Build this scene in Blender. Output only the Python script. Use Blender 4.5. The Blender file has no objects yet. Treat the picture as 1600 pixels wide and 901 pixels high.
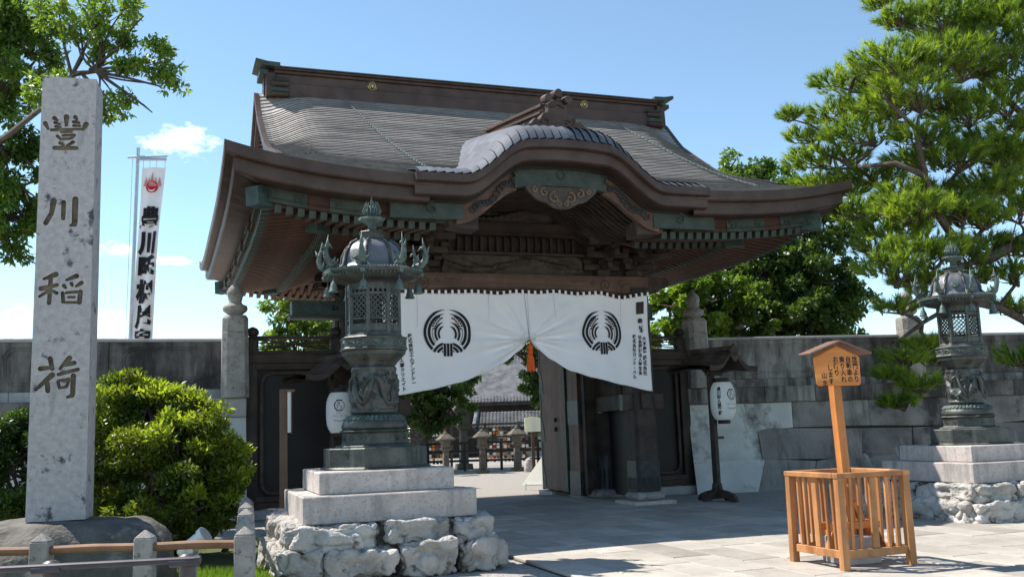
import bpy, bmesh, math, random
import numpy as np
from mathutils import Vector, Matrix, noise as mnoise
random.seed(7); rng = np.random.default_rng(7)
PI = math.pi; SC = bpy.context.scene; COL = SC.collection

# ------------------------------------------------------------------ camera
cam_data = bpy.data.cameras.new('camera'); cam = bpy.data.objects.new('camera', cam_data); COL.objects.link(cam)
cam_data.sensor_width = 36; cam_data.lens = 1530 / 1600 * 36; cam_data.clip_end = 3000; cam_data.clip_start = .1
pitch, roll = .1426, .034
cp, sp, cr, sr = math.cos(pitch), math.sin(pitch), math.cos(roll), math.sin(roll)
R0, U0, F0 = Vector((1, 0, 0)), Vector((0, -sp, cp)), Vector((0, cp, sp))
Rv, Uv = R0 * cr - U0 * sr, U0 * cr + R0 * sr
cam.matrix_world = Matrix(((Rv.x, Uv.x, -F0.x, 0), (Rv.y, Uv.y, -F0.y, 0), (Rv.z, Uv.z, -F0.z, 1.45), (0, 0, 0, 1)))
SC.camera = cam

# ------------------------------------------------------------------ sun and sky
SUN_DIR = Vector((-.68, .30, 1.0)).normalized()          # towards the sun
sd = bpy.data.lights.new('sun', 'SUN'); sd.energy = 4.4; sd.angle = math.radians(.5); sd.color = (1, .95, .87)
so = bpy.data.objects.new('sun', sd); COL.objects.link(so)
so.rotation_euler = SUN_DIR.to_track_quat('Z', 'Y').to_euler(); so.location = (0, 0, 40)
world = bpy.data.worlds.new('World'); SC.world = world; world.use_nodes = True
wn, wl = world.node_tree.nodes, world.node_tree.links
wn.clear()
wo = wn.new('ShaderNodeOutputWorld'); bg = wn.new('ShaderNodeBackground'); sky = wn.new('ShaderNodeTexSky')
sky.sky_type = 'NISHITA'; sky.sun_disc = False
sky.sun_elevation = math.asin(SUN_DIR.z); sky.sun_rotation = math.atan2(SUN_DIR.x, SUN_DIR.y)
sky.air_density = .7; sky.dust_density = .0; sky.ozone_density = 2.0; sky.altitude = 20
bg.inputs['Strength'].default_value = .15
# scattered small cumulus, mostly low over the horizon
tc = wn.new('ShaderNodeTexCoord')
def wmath(op, a, b=None, c=None):
    n_ = wn.new('ShaderNodeMath'); n_.operation = op
    for i, v in enumerate((a, b, c)):
        if v is None: continue
        if isinstance(v, (int, float)): n_.inputs[i].default_value = v
        else: wl.new(v, n_.inputs[i])
    return n_.outputs[0]
def wvec(op, a, v):
    n_ = wn.new('ShaderNodeVectorMath'); n_.operation = op; wl.new(a, n_.inputs[0])
    if v is not None: n_.inputs[1].default_value = v
    return n_
n1 = wn.new('ShaderNodeTexNoise'); n1.inputs['Scale'].default_value = 13; n1.inputs['Detail'].default_value = 9; n1.inputs['Roughness'].default_value = .62
mp = wn.new('ShaderNodeMapping'); mp.inputs['Scale'].default_value = (1, 1, 1.9); wl.new(tc.outputs['Generated'], mp.inputs['Vector']); wl.new(mp.outputs['Vector'], n1.inputs['Vector'])
msk = None
for c_, wd, ht in (((-.314, .9065, .284), .085, .034), ((-.375, .909, .181), .06, .022), ((-.455, .884, .108), .07, .028), ((-.376, .917, .110), .055, .030), ((-.33, .925, .172), .05, .012),
                   ((.1, .98, .46), .03, .01), ((.75, .6, .12), .16, .04), ((-.9, .3, .15), .2, .05), ((.2, -.95, .2), .25, .06), ((.9, -.3, .25), .2, .05), ((-.6, -.75, .3), .2, .05)):
    q_ = wvec('MULTIPLY', wvec('SUBTRACT', tc.outputs['Generated'], c_).outputs[0], (1 / wd, 1 / wd, 1 / ht)); l_ = wvec('LENGTH', q_.outputs[0], None)
    k_ = wmath('SUBTRACT', 1.0, l_.outputs['Value']); k_ = wmath('MAXIMUM', k_, 0.0); msk = k_ if msk is None else wmath('MAXIMUM', msk, k_)
val = wmath('MULTIPLY_ADD', msk, .36, n1.outputs['Fac'])
r1 = wn.new('ShaderNodeValToRGB'); r1.color_ramp.elements[0].position = .69; r1.color_ramp.elements[1].position = .86; wl.new(val, r1.inputs['Fac'])
mx = wn.new('ShaderNodeMixRGB'); mx.inputs['Color2'].default_value = (6.4, 6.5, 6.7, 1)
wl.new(r1.outputs['Color'], mx.inputs['Fac'])
tn = wn.new('ShaderNodeMixRGB'); tn.blend_type = 'MULTIPLY'; tn.inputs['Fac'].default_value = 1; tn.inputs['Color2'].default_value = (.93, .945, .815, 1)      # clear cyan blue of this sky
wl.new(sky.outputs['Color'], tn.inputs['Color1']); wl.new(tn.outputs['Color'], mx.inputs['Color1']); wl.new(mx.outputs['Color'], bg.inputs['Color']); wl.new(bg.outputs['Background'], wo.inputs['Surface'])
SC.view_settings.view_transform = 'Standard'; SC.view_settings.look = 'None'; SC.view_settings.exposure = .98; SC.view_settings.gamma = 1
SC.render.engine = 'CYCLES'; SC.cycles.max_bounces = 6; SC.cycles.use_denoising = True

# ------------------------------------------------------------------ materials
MATS = {}
def mat(name, c1, c2=None, scale=4, rough=.75, metal=0, bump=0, bscale=40, streak=None, smix=(.5, .68), rv=0, spots=None,
        stretch=(1, 1, 1), spmix=(.6, .7), spscale=9, transl=0, spec=.4, bdist=.02, wood=None):
    m = bpy.data.materials.new(name); m.use_nodes = True; N, L = m.node_tree.nodes, m.node_tree.links
    P = N['Principled BSDF']; P.inputs['Roughness'].default_value = rough; P.inputs['Metallic'].default_value = metal
    P.inputs['Specular IOR Level'].default_value = spec
    t = N.new('ShaderNodeTexCoord'); mpn = N.new('ShaderNodeMapping'); mpn.inputs['Scale'].default_value = stretch
    L.new(t.outputs['Object'], mpn.inputs['Vector']); vec = mpn.outputs['Vector']
    if rv:
        oi = N.new('ShaderNodeObjectInfo'); va = N.new('ShaderNodeVectorMath'); va.operation = 'ADD'
        ml = N.new('ShaderNodeMath'); ml.operation = 'MULTIPLY'; ml.inputs[1].default_value = 37
        L.new(oi.outputs['Random'], ml.inputs[0]); L.new(vec, va.inputs[0]); L.new(ml.outputs[0], va.inputs[1]); vec = va.outputs[0]
    nz = N.new('ShaderNodeTexNoise'); nz.inputs['Scale'].default_value = scale; nz.inputs['Detail'].default_value = 6; nz.inputs['Roughness'].default_value = .62
    L.new(vec, nz.inputs['Vector'])
    rp = N.new('ShaderNodeValToRGB'); rp.color_ramp.elements[0].position = .34; rp.color_ramp.elements[1].position = .68
    rp.color_ramp.elements[0].color = (*c1, 1); rp.color_ramp.elements[1].color = (*(c2 or c1), 1)
    L.new(nz.outputs['Fac'], rp.inputs['Fac']); col = rp.outputs['Color']
    def overlay(col, color, sc_, stv, lo, hi, seed):
        mm = N.new('ShaderNodeMapping'); mm.inputs['Scale'].default_value = stv; mm.inputs['Location'].default_value = (seed, seed * .7, seed * .3)
        L.new(t.outputs['Object'], mm.inputs['Vector'])
        k = N.new('ShaderNodeTexNoise'); k.inputs['Scale'].default_value = sc_; k.inputs['Detail'].default_value = 7; k.inputs['Roughness'].default_value = .65
        L.new(mm.outputs['Vector'], k.inputs['Vector'])
        q = N.new('ShaderNodeMapRange'); q.inputs['From Min'].default_value = lo; q.inputs['From Max'].default_value = hi; L.new(k.outputs['Fac'], q.inputs['Value'])
        x = N.new('ShaderNodeMixRGB'); x.inputs['Color2'].default_value = (*color, 1); L.new(q.outputs['Result'], x.inputs['Fac']); L.new(col, x.inputs['Color1'])
        return x.outputs['Color']
    if spots: col = overlay(col, spots, spscale, (1, 1, 1), spmix[0], spmix[1], 3.1)
    if streak: col = overlay(col, streak, 2.6, (1.6, 1.6, .22), smix[0], smix[1], 7.7)
    if wood:
        wv = N.new('ShaderNodeTexNoise'); wv.inputs['Scale'].default_value = 6; wv.inputs['Detail'].default_value = 5
        mm = N.new('ShaderNodeMapping'); mm.inputs['Scale'].default_value = wood; L.new(t.outputs['Object'], mm.inputs['Vector']); L.new(mm.outputs['Vector'], wv.inputs['Vector'])
        x = N.new('ShaderNodeMixRGB'); x.blend_type = 'MULTIPLY'; x.inputs['Fac'].default_value = .75
        q = N.new('ShaderNodeValToRGB'); q.color_ramp.elements[0].position = .35; q.color_ramp.elements[1].position = .62; q.color_ramp.elements[0].color = (.45, .42, .4, 1); q.color_ramp.elements[1].color = (1, 1, 1, 1)
        L.new(wv.outputs['Fac'], q.inputs['Fac']); L.new(col, x.inputs['Color1']); L.new(q.outputs['Color'], x.inputs['Color2']); col = x.outputs['Color']
    if rv:
        h = N.new('ShaderNodeHueSaturation'); mr = N.new('ShaderNodeMapRange'); mr.inputs['To Min'].default_value = 1 - rv; mr.inputs['To Max'].default_value = 1 + rv
        L.new(oi.outputs['Random'], mr.inputs['Value']); L.new(mr.outputs['Result'], h.inputs['Value']); L.new(col, h.inputs['Color']); col = h.outputs['Color']
    L.new(col, P.inputs['Base Color'])
    if bump:
        b = N.new('ShaderNodeBump'); b.inputs['Strength'].default_value = bump; b.inputs['Distance'].default_value = bdist
        k = N.new('ShaderNodeTexNoise'); k.inputs['Scale'].default_value = bscale; k.inputs['Detail'].default_value = 5
        L.new(vec, k.inputs['Vector']); L.new(k.outputs['Fac'], b.inputs['Height']); L.new(b.outputs['Normal'], P.inputs['Normal'])
    if transl:
        tr = N.new('ShaderNodeBsdfTranslucent'); ms = N.new('ShaderNodeMixShader'); ms.inputs['Fac'].default_value = transl
        bc = N.new('ShaderNodeMixRGB'); bc.blend_type = 'MULTIPLY'; bc.inputs['Fac'].default_value = 1; bc.inputs['Color2'].default_value = (1.75, 1.75, .6, 1)
        L.new(col, bc.inputs['Color1']); L.new(bc.outputs['Color'], tr.inputs['Color'])
        L.new(P.outputs['BSDF'], ms.inputs[1]); L.new(tr.outputs['BSDF'], ms.inputs[2]); L.new(ms.outputs['Shader'], N['Material Output'].inputs['Surface'])
    MATS[name] = m; return m

mat('roof_copper', (.33, .295, .27), (.53, .49, .46), 2.2, rough=.38, metal=.15, bump=.2, bscale=14, spots=(.24, .22, .20), spscale=1.1, spmix=(.52, .68), stretch=(.5, 2, 2))
mat('seam_shade', (.010, .010, .012), (.02, .02, .022), 6, rough=.9, spec=.1)  # dark strips draw the shadow gaps between gable sheets
mat('edge_shade', (.10, .093, .09), (.19, .178, .17), 6, rough=.7)  # step shadow put into the colour of the course risers
mat('karahafu_copper', (.065, .073, .095), (.125, .135, .165), 3, rough=.7, spec=.2, bump=.15, bscale=20, rv=.12)
mat('brown_copper', (.054, .032, .025), (.095, .058, .047), 2.5, rough=.5, metal=.25, bump=.1, bscale=25, spots=(.09, .06, .055), spscale=3)
mat('green_copper', (.028, .040, .032), (.060, .076, .062), 5, rough=.6, metal=.15, bump=.2, bscale=40, spots=(.045, .045, .038))
mat('teal_copper', (.026, .048, .044), (.058, .092, .082), 6, rough=.6, metal=.2, bump=.2, bscale=40, spots=(.03, .05, .045))
mat('pale_copper', (.13, .18, .16), (.22, .28, .25), 6, rough=.5, metal=.2)
mat('dark_wood', (.032, .025, .021), (.075, .057, .048), 3, rough=.7, bump=.3, bscale=18, wood=(1, 1, .06), spec=.3)
mat('dark_wood_h', (.045, .031, .025), (.09, .062, .05), 3, rough=.7, bump=.3, bscale=18, wood=(.06, 1, 1), spec=.3)
mat('beam_wood', (.10, .055, .04), (.17, .095, .07), 2.5, rough=.65, bump=.25, bscale=20, wood=(.07, 1, 1), spec=.3)
mat('brown_wood', (.095, .048, .032), (.17, .088, .058), 3, rough=.65, bump=.25, bscale=22, wood=(1, 1, .06))
mat('rafter_wood', (.075, .036, .024), (.135, .064, .041), 3, rough=.7, bump=.2, bscale=25)
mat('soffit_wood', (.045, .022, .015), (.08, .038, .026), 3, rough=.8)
mat('carving_wood', (.05, .038, .03), (.10, .075, .06), 5, rough=.8, bump=.4, bscale=30)
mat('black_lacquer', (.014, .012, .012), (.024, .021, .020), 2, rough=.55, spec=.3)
mat('gold', (.55, .38, .14), (.65, .47, .2), 6, rough=.35, metal=.8)
mat('gilt_carving', (.13, .08, .05), (.22, .14, .095), 8, rough=.6, metal=.2, bump=.3)
mat('iron', (.03, .032, .034), (.06, .062, .062), 8, rough=.5, metal=.5, bump=.2)
mat('granite', (.30, .295, .30), (.42, .415, .415), 3, rough=.8, bump=.35, bscale=90, spots=(.16, .155, .165), spscale=70, spmix=(.52, .66))
mat('granite_post', (.22, .20, .185), (.36, .335, .31), 4, rough=.85, bump=.4, bscale=80, spots=(.10, .09, .085), spscale=16, spmix=(.54, .68), rv=.08)
mat('dim_stone', (.09, .078, .062), (.19, .165, .13), 5, rough=.9, bump=.4, bscale=40, spots=(.06, .055, .04), spscale=7)  # tree shade put into the far lanterns' colour; also used for fence and plaques
mat('pillar_stone', (.36, .335, .335), (.50, .465, .465), 16, rough=.85, bump=.6, bscale=90, spots=(.075, .07, .082), spscale=5, spmix=(.575, .66), streak=(.20, .19, .20), smix=(.60, .76))
mat('engraving', (.10, .08, .055), (.22, .18, .125), 9, rough=.9, spots=(.04, .03, .022), spscale=12)
mat('plinth_stone', (.42, .365, .335), (.58, .51, .475), 5, rough=.85, bump=.35, bscale=90, streak=(.22, .205, .19), smix=(.52, .72), rv=.06, spots=(.27, .255, .24), spscale=40, spmix=(.54, .66))
mat('rock', (.29, .265, .235), (.54, .51, .475), 2.2, rough=.9, bump=1, bscale=24, spots=(.11, .09, .07), spscale=6, spmix=(.55, .65), rv=.16, bdist=.03)
mat('boulder', (.07, .062, .055), (.16, .145, .125), 3, rough=.9, bump=1, bscale=22, spots=(.26, .235, .20), spscale=2.4, spmix=(.57, .68))
mat('wall_stone', (.24, .23, .215), (.37, .355, .335), 1.2, rough=.88, bump=.4, bscale=60, streak=(.045, .041, .038), smix=(.43, .66), rv=.06, spots=(.07, .064, .06), spscale=1.3, spmix=(.50, .68))
mat('wall_dark', (.11, .10, .092), (.215, .20, .185), 1.2, rough=.88, bump=.4, bscale=60, streak=(.028, .025, .023), smix=(.44, .66), rv=.06, spots=(.035, .031, .03), spscale=1.1, spmix=(.46, .66))
mat('wall_mid', (.20, .19, .18), (.32, .308, .295), 1.3, rough=.88, bump=.6, bscale=35, streak=(.09, .085, .08), smix=(.5, .7), rv=.1, spots=(.10, .095, .09), spscale=.9, spmix=(.5, .64))
mat('wall_clean', (.32, .31, .30), (.44, .43, .415), 1.2, rough=.88, bump=.4, bscale=60, streak=(.12, .115, .11), smix=(.56, .74), rv=.08)
mat('wall_base', (.12, .113, .112), (.25, .238, .23), 1.4, rough=.88, bump=.6, bscale=30, spots=(.045, .042, .045), spscale=.8, spmix=(.50, .62), streak=(.27, .34, .34), smix=(.60, .74), rv=.14)  # stain and pine shade on the right wall, both in the colour
mat('wall_base_pale', (.46, .47, .47), (.62, .635, .63), 1.4, rough=.88, bump=.5, bscale=30, spots=(.14, .135, .135), spscale=1.3, spmix=(.56, .7), rv=.08)
mat('slab', (.295, .265, .23), (.415, .375, .325), 1.3, rough=.8, bump=.2, bscale=120, rv=.20, spots=(.20, .19, .175), spscale=5, spmix=(.57, .72))
mat('joint', (.05, .047, .043), (.08, .075, .07), 10, rough=.95)
mat('gravel', (.20, .185, .165), (.50, .465, .42), 38, rough=.95, bump=1, bscale=55, spots=(.30, .28, .25), spscale=1.3)
mat('yard_gravel', (.22, .20, .175), (.36, .33, .295), 24, rough=.95, bump=1, bscale=40)
mat('lawn_soil', (.05, .07, .02), (.10, .12, .035), 3, rough=.95, bump=1, bscale=60)
mat('grass', (.09, .17, .025), (.20, .31, .05), 2, rough=.7, transl=.4)
mat('bronze', (.045, .048, .044), (.105, .112, .102), 5, rough=.5, metal=.4, bump=.3, bscale=50, spots=(.026, .028, .027), spscale=6, streak=(.13, .155, .14), smix=(.57, .75))
mat('bronze_dome', (.13, .13, .145), (.21, .205, .22), 5, rough=.45, metal=.4, bump=.15, bscale=50, spots=(.10, .10, .11), spscale=6)
mat('verdigris', (.045, .066, .060), (.15, .20, .18), 11, rough=.6, metal=.25, bump=.3, bscale=60)
mat('cloth', (.86, .815, .815), (.90, .855, .855), 2, rough=.9, transl=.0)
mat('ink', (.012, .010, .013), (.018, .016, .02), 5, rough=.8)
mat('ink_faded', (.25, .22, .26), (.4, .38, .4), 30, rough=.8)
mat('red_ink', (.55, .02, .03), (.5, .02, .03), 5, rough=.8)
mat('pink_ink', (.62, .25, .22), (.62, .25, .22), 5, rough=.8)
mat('orange_silk', (.72, .10, .015), (.80, .14, .02), 20, rough=.7, bump=.4, bscale=80)
mat('paper', (.80, .79, .80), (.84, .83, .83), 5, rough=.7, transl=.15)
mat('new_wood', (.58, .20, .05), (.74, .30, .085), 3, rough=.55, wood=(1.2, 1.2, .12), rv=.07)
mat('sign_wood', (.70, .22, .04), (.85, .33, .07), 2, rough=.5, wood=(.12, 1, 1.6))
mat('cage_wood', (.42, .18, .065), (.58, .28, .11), 3, rough=.55, wood=(1.2, 1.2, .1), rv=.13)
mat('post_brown', (.16, .085, .055), (.21, .115, .08), 3, rough=.5)
mat('rail_wood', (.20, .10, .05), (.33, .18, .10), 3, rough=.7, wood=(.1, 1, 1), spots=(.30, .27, .22), spscale=5)
mat('pipe_paint', (.05, .042, .048), (.085, .07, .078), 5, rough=.4, metal=.3)
mat('white_metal', (.62, .61, .58), (.72, .71, .68), 5, rough=.4, metal=.2)
mat('steel', (.45, .47, .50), (.55, .57, .60), 5, rough=.35, metal=.7)
mat('roof_tile', (.09, .09, .096), (.19, .19, .198), 2, rough=.85, spec=.08, spots=(.07, .07, .08), spscale=3)
mat('far_wall', (.30, .28, .25), (.4, .38, .34), 3, rough=.9)
mat('bark', (.045, .034, .027), (.10, .078, .06), 8, rough=.95, bump=1, bscale=20, stretch=(1, 1, .4))
mat('pine_bark', (.065, .045, .036), (.14, .10, .082), 8, rough=.95, bump=1, bscale=20)
mat('leaf_a', (.042, .09, .016), (.14, .225, .036), .8, rough=.45, transl=.4)
mat('leaf_b', (.07, .13, .022), (.19, .28, .042), .8, rough=.45, transl=.42)
mat('leaf_c', (.026, .058, .013), (.10, .16, .03), .8, rough=.45, transl=.38)
mat('leaf_bush', (.030, .062, .010), (.22, .265, .036), 2.4, rough=.36, transl=.45)
mat('leaf_young', (.14, .20, .022), (.34, .40, .055), 4, rough=.4, transl=.5)
mat('needle', (.11, .185, .026), (.29, .375, .058), .9, rough=.5, transl=.5)
mat('needle_dark', (.065, .125, .024), (.15, .225, .042), .9, rough=.5, transl=.4)

# ------------------------------------------------------------------ mesh builder
class MB:
    def __init__(s): s.v = []; s.f = []; s.mi = []; s.cur = 0
    def add(s, vs, fs):
        o = len(s.v); s.v.extend(tuple(v) for v in vs)
        for f in fs: s.f.append(tuple(i + o for i in f)); s.mi.append(s.cur)
        return s
    def bx(s, x0, x1, y0, y1, z0, z1):
        return s.add([(x0, y0, z0), (x1, y0, z0), (x1, y1, z0), (x0, y1, z0), (x0, y0, z1), (x1, y0, z1), (x1, y1, z1), (x0, y1, z1)],
                     [(0, 3, 2, 1), (4, 5, 6, 7), (0, 1, 5, 4), (1, 2, 6, 5), (2, 3, 7, 6), (3, 0, 4, 7)])
    def box(s, c, sz, M=None):
        vs = [Vector((x * sz[0] / 2, y * sz[1] / 2, z * sz[2] / 2)) for z in (-1, 1) for y in (-1, 1) for x in (-1, 1)]
        if M: vs = [M @ v for v in vs]
        c = Vector(c); vs = [v + c for v in vs]
        return s.add(vs, [(0, 2, 3, 1), (4, 5, 7, 6), (0, 1, 5, 4), (1, 3, 7, 5), (3, 2, 6, 7), (2, 0, 4, 6)])
    def frus(s, x, y, z0, z1, w0, d0, w1, d1):
        vs = [(x + i * w / 2, y + j * d / 2, z) for (w, d, z) in ((w0, d0, z0), (w1, d1, z1)) for i, j in ((-1, -1), (1, -1), (1, 1), (-1, 1))]
        return s.add(vs, [(0, 3, 2, 1), (4, 5, 6, 7), (0, 1, 5, 4), (1, 2, 6, 5), (2, 3, 7, 6), (3, 0, 4, 7)])
    def bar(s, p, q, w, h=None, up=(0, 0, 1)):
        p, q = Vector(p), Vector(q); d = q - p; L = d.length; d.normalize(); h = h or w
        u = Vector(up); sd_ = d.cross(u)
        if sd_.length < 1e-4: sd_ = d.cross(Vector((0, 1, 0)))
        sd_.normalize(); u = sd_.cross(d)
        vs = [b + sd_ * (i * w / 2) + u * (j * h / 2) for b in (p, q) for i, j in ((-1, -1), (1, -1), (1, 1), (-1, 1))]
        return s.add(vs, [(0, 3, 2, 1), (4, 5, 6, 7), (0, 1, 5, 4), (1, 2, 6, 5), (2, 3, 7, 6), (3, 0, 4, 7)])
    def tube(s, pts, rad, n=8, caps=True):
        pts = [Vector(p) for p in pts]; k = len(pts)
        if not hasattr(rad, '__len__'): rad = [rad] * k
        ref = Vector((.31, .47, .83)); vs = []; fs = []
        for i, p in enumerate(pts):
            d = (pts[min(i + 1, k - 1)] - pts[max(i - 1, 0)])
            if d.length < 1e-9: d = Vector((0, 0, 1))
            d.normalize(); a = d.cross(ref)
            if a.length < 1e-3: a = d.cross(Vector((1, 0, 0)))
            a.normalize(); b = d.cross(a)
            for j in range(n):
                th = 2 * PI * j / n; vs.append(p + a * (rad[i] * math.cos(th)) + b * (rad[i] * math.sin(th)))
        for i in range(k - 1):
            for j in range(n):
                j2 = (j + 1) % n; fs.append((i * n + j, i * n + j2, (i + 1) * n + j2, (i + 1) * n + j))
        if caps: fs.append(tuple(range(n - 1, -1, -1))); fs.append(tuple((k - 1) * n + j for j in range(n)))
        return s.add(vs, fs)
    def lathe(s, prof, n=16, c=(0, 0, 0), rot=0, caps=True, fn=None):
        vs = []; fs = []; k = len(prof)
        for r, z in prof:
            for j in range(n):
                th = rot + 2 * PI * j / n; rr = r * (fn(th, z) if fn else 1)
                vs.append((c[0] + rr * math.cos(th), c[1] + rr * math.sin(th), c[2] + z))
        for i in range(k - 1):
            for j in range(n):
                j2 = (j + 1) % n; fs.append((i * n + j, i * n + j2, (i + 1) * n + j2, (i + 1) * n + j))
        if caps: fs.append(tuple(range(n - 1, -1, -1))); fs.append(tuple((k - 1) * n + j for j in range(n)))
        return s.add(vs, fs)
    def grid(s, fn, nu, nv, flip=False):
        vs = [fn(i / nu, j / nv) for j in range(nv + 1) for i in range(nu + 1)]; w = nu + 1; fs = []
        for j in range(nv):
            for i in range(nu):
                q = (j * w + i, j * w + i + 1, (j + 1) * w + i + 1, (j + 1) * w + i); fs.append(q[::-1] if flip else q)
        return s.add(vs, fs)
    def prism(s, poly, m0, m1):
        n = len(poly); vs = [m0(*p) for p in poly] + [m1(*p) for p in poly]
        return s.add(vs, [tuple(range(n)), tuple(range(2 * n - 1, n - 1, -1))] + [(i, i + n, (i + 1) % n + n, (i + 1) % n) for i in range(n)])
    def sweep(s, prof, path):
        """prof: list of local (offset, height); path(i, p) -> point for each station already evaluated as list of rows"""
        vs = []; fs = []; k = len(prof)
        for row in path: vs.extend(row)
        for i in range(len(path) - 1):
            for j in range(k - 1): fs.append((i * k + j, (i + 1) * k + j, (i + 1) * k + j + 1, i * k + j + 1))
        return s.add(vs, fs)
    def mesh(s, name, mats):
        me = bpy.data.meshes.new(name); me.from_pydata(s.v, [], s.f)
        for m in (mats if isinstance(mats, (list, tuple)) else [mats]): me.materials.append(MATS[m])
        if any(s.mi): me.polygons.foreach_set('material_index', s.mi)
        me.update(); return me
    def build(s, name, mats, parent=None, loc=None, rz=0, bevel=0, smooth=False, fix=False):
        me = s.mesh(name, mats)
        if fix:
            bm = bmesh.new(); bm.from_mesh(me); bmesh.ops.recalc_face_normals(bm, faces=bm.faces); bm.to_mesh(me); bm.free()
        if smooth: me.polygons.foreach_set('use_smooth', [True] * len(me.polygons))
        return link(name, me, parent, loc, rz, bevel)
def link(name, me, parent=None, loc=None, rz=0, bevel=0):
    o = bpy.data.objects.new(name, me); COL.objects.link(o); o.parent = parent
    if loc is not None: o.location = loc
    if rz: o.rotation_euler = (0, 0, rz)
    if bevel:
        b = o.modifiers.new('bevel', 'BEVEL'); b.width = bevel; b.segments = 1; b.limit_method = 'ANGLE'; b.angle_limit = math.radians(50)
    return o
def thing(name, label, cat, loc=(0, 0, 0), rz=0, group=None):
    o = bpy.data.objects.new(name, None); COL.objects.link(o); o.location = loc; o.rotation_euler = (0, 0, rz); o.empty_display_size = .1
    o['label'] = label; o['category'] = cat
    if group: o['group'] = group
    return o
def tag(o, label, cat, group=None):
    o['label'] = label; o['category'] = cat
    if group: o['group'] = group
    return o
def struct(o): o['kind'] = 'structure'; return o
def copy_tree(o, parent=None):
    c = o.copy(); COL.objects.link(c); c.parent = parent
    for ch in [x for x in bpy.data.objects if x.parent == o]: copy_tree(ch, c)
    return c
def np_mesh(name, V, nper, mat_, parent=None, faces=None):
    """V: (N*nper,3) vertices, each run of nper vertices one face"""
    me = bpy.data.meshes.new(name); n = len(V); me.vertices.add(n); me.vertices.foreach_set('co', np.asarray(V, np.float32).ravel())
    nf = n // nper; me.loops.add(n); me.loops.foreach_set('vertex_index', np.arange(n, dtype=np.int32))
    me.polygons.add(nf); me.polygons.foreach_set('loop_start', np.arange(0, n, nper, dtype=np.int32))
    me.materials.append(MATS[mat_]); me.update(calc_edges=True); return link(name, me, parent)
# glyphs -------------------------------------------------------------
GL = {}
def glyph(ch, bold=.02):
    if (ch, bold) not in GL:
        c = bpy.data.curves.new('g', 'FONT'); c.body = ch; c.size = 1; c.offset = bold; c.resolution_u = 3
        o = bpy.data.objects.new('g', c); COL.objects.link(o)
        m = o.evaluated_get(bpy.context.evaluated_depsgraph_get()).to_mesh()
        vs = [(v.co.x, v.co.y) for v in m.vertices]; fs = [tuple(p.vertices) for p in m.polygons]
        bpy.data.objects.remove(o); bpy.data.curves.remove(c); GL[ch, bold] = (vs, fs)
    return GL[ch, bold]
def vtext(mb, s, x, y, size, fn, bold=.02, step=1.05, sx=1, shear=0):
    """vertical text: first character centred at x, top at y"""
    for i, ch in enumerate(s):
        if ch == ' ': continue
        vs, fs = glyph(ch, bold); cy_ = y - (i + .5) * size * step
        mb.add([fn(x + shear * i * size + (vx - .5) * size * sx, cy_ + (vy - .38) * size) for vx, vy in vs], fs)
def htext(mb, s, x, y, size, fn, bold=.01, adv=.66):
    for i, ch in enumerate(s):
        if ch == ' ': continue
        vs, fs = glyph(ch, bold); mb.add([fn(x + (i * adv + vx) * size, y + vy * size) for vx, vy in vs], fs)

# ================================================================== the setting
GX, GY, YAW = -.6315, 19.489, .3439
CY_, SY_ = math.cos(YAW), math.sin(YAW)
def gw(a, b, z=0): return Vector((GX + a * CY_ - b * SY_, GY + a * SY_ + b * CY_, z))
g = MB().grid(lambda u, v: (-400 + 800 * u, -100 + 900 * v, -.012), 40, 40).build('ground', 'gravel'); struct(g)
yd = MB().add([gw(-9, 2.4, -.004), gw(9, 2.4, -.004), gw(30, 60, -.004), gw(-30, 60, -.004)], [(0, 1, 2, 3)]).build('courtyard_gravel', 'yard_gravel'); struct(yd)
lawn = MB().grid(lambda u, v: (-9 + 6.95 * u + .02 * v, 7.2 + 7.3 * v, .0 + .03 * math.sin(7 * u) * math.sin(5 * v)), 24, 24).build('lawn', 'lawn_soil'); struct(lawn)
# short grass blades on the lawn in view
n = 26000
gx_ = rng.uniform(-5.4, -2.1, n); gy_ = rng.uniform(7.7, 11.2, n); h = rng.uniform(.03, .075, n); an = rng.uniform(0, 2 * PI, n); w = .006
lx, ly = rng.normal(0, .02, n), rng.normal(0, .02, n)
V = np.empty((n, 3, 3)); V[:, 0] = np.c_[gx_ - w * np.cos(an), gy_ - w * np.sin(an), np.full(n, -.01)]; V[:, 1] = np.c_[gx_ + w * np.cos(an), gy_ + w * np.sin(an), np.full(n, -.01)]; V[:, 2] = np.c_[gx_ + lx, gy_ + ly, h + .02]
gr = np_mesh('grass', V.reshape(-1, 3), 3, 'grass'); gr['kind'] = 'stuff'; gr['label'] = 'short green grass growing behind the stone railing'; gr['category'] = 'grass'
# loose stones over the gravel in front (only the near strip)
# paving: every slab its own piece
pv = MB().add([gw(-2.22, -13, -.004), gw(9.5, -13, -.004), gw(9.5, -7.2, -.004), gw(-2.22, -7.2, -.004), gw(3.5, -7.2, -.004), gw(3.5, 1.6, -.004), gw(-3.4, 1.6, -.004), gw(-3.4, -7.2, -.004)], [(0, 1, 2, 3), (7, 4, 5, 6)]).build('paving', 'joint'); struct(pv)
def slab_mesh(w, l):
    c = .008; t = .028; e = .002
    v = [(-w / 2, -l / 2, 0), (w / 2, -l / 2, 0), (w / 2, l / 2, 0), (-w / 2, l / 2, 0)]
    m = MB().add([(x, y, -.003) for x, y, _ in v] + [(x, y, t - c) for x, y, _ in v] + [(x - math.copysign(c, x), y - math.copysign(c, y), t) for x, y, _ in v],
                 [(8, 9, 10, 11)] + [(i + k * 4, (i + 1) % 4 + k * 4, (i + 1) % 4 + k * 4 + 4, i + k * 4 + 4) for k in (0, 1) for i in range(4)])
    return m.mesh('paving_slab', 'slab')
SLW = .455
SM = {}
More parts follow.
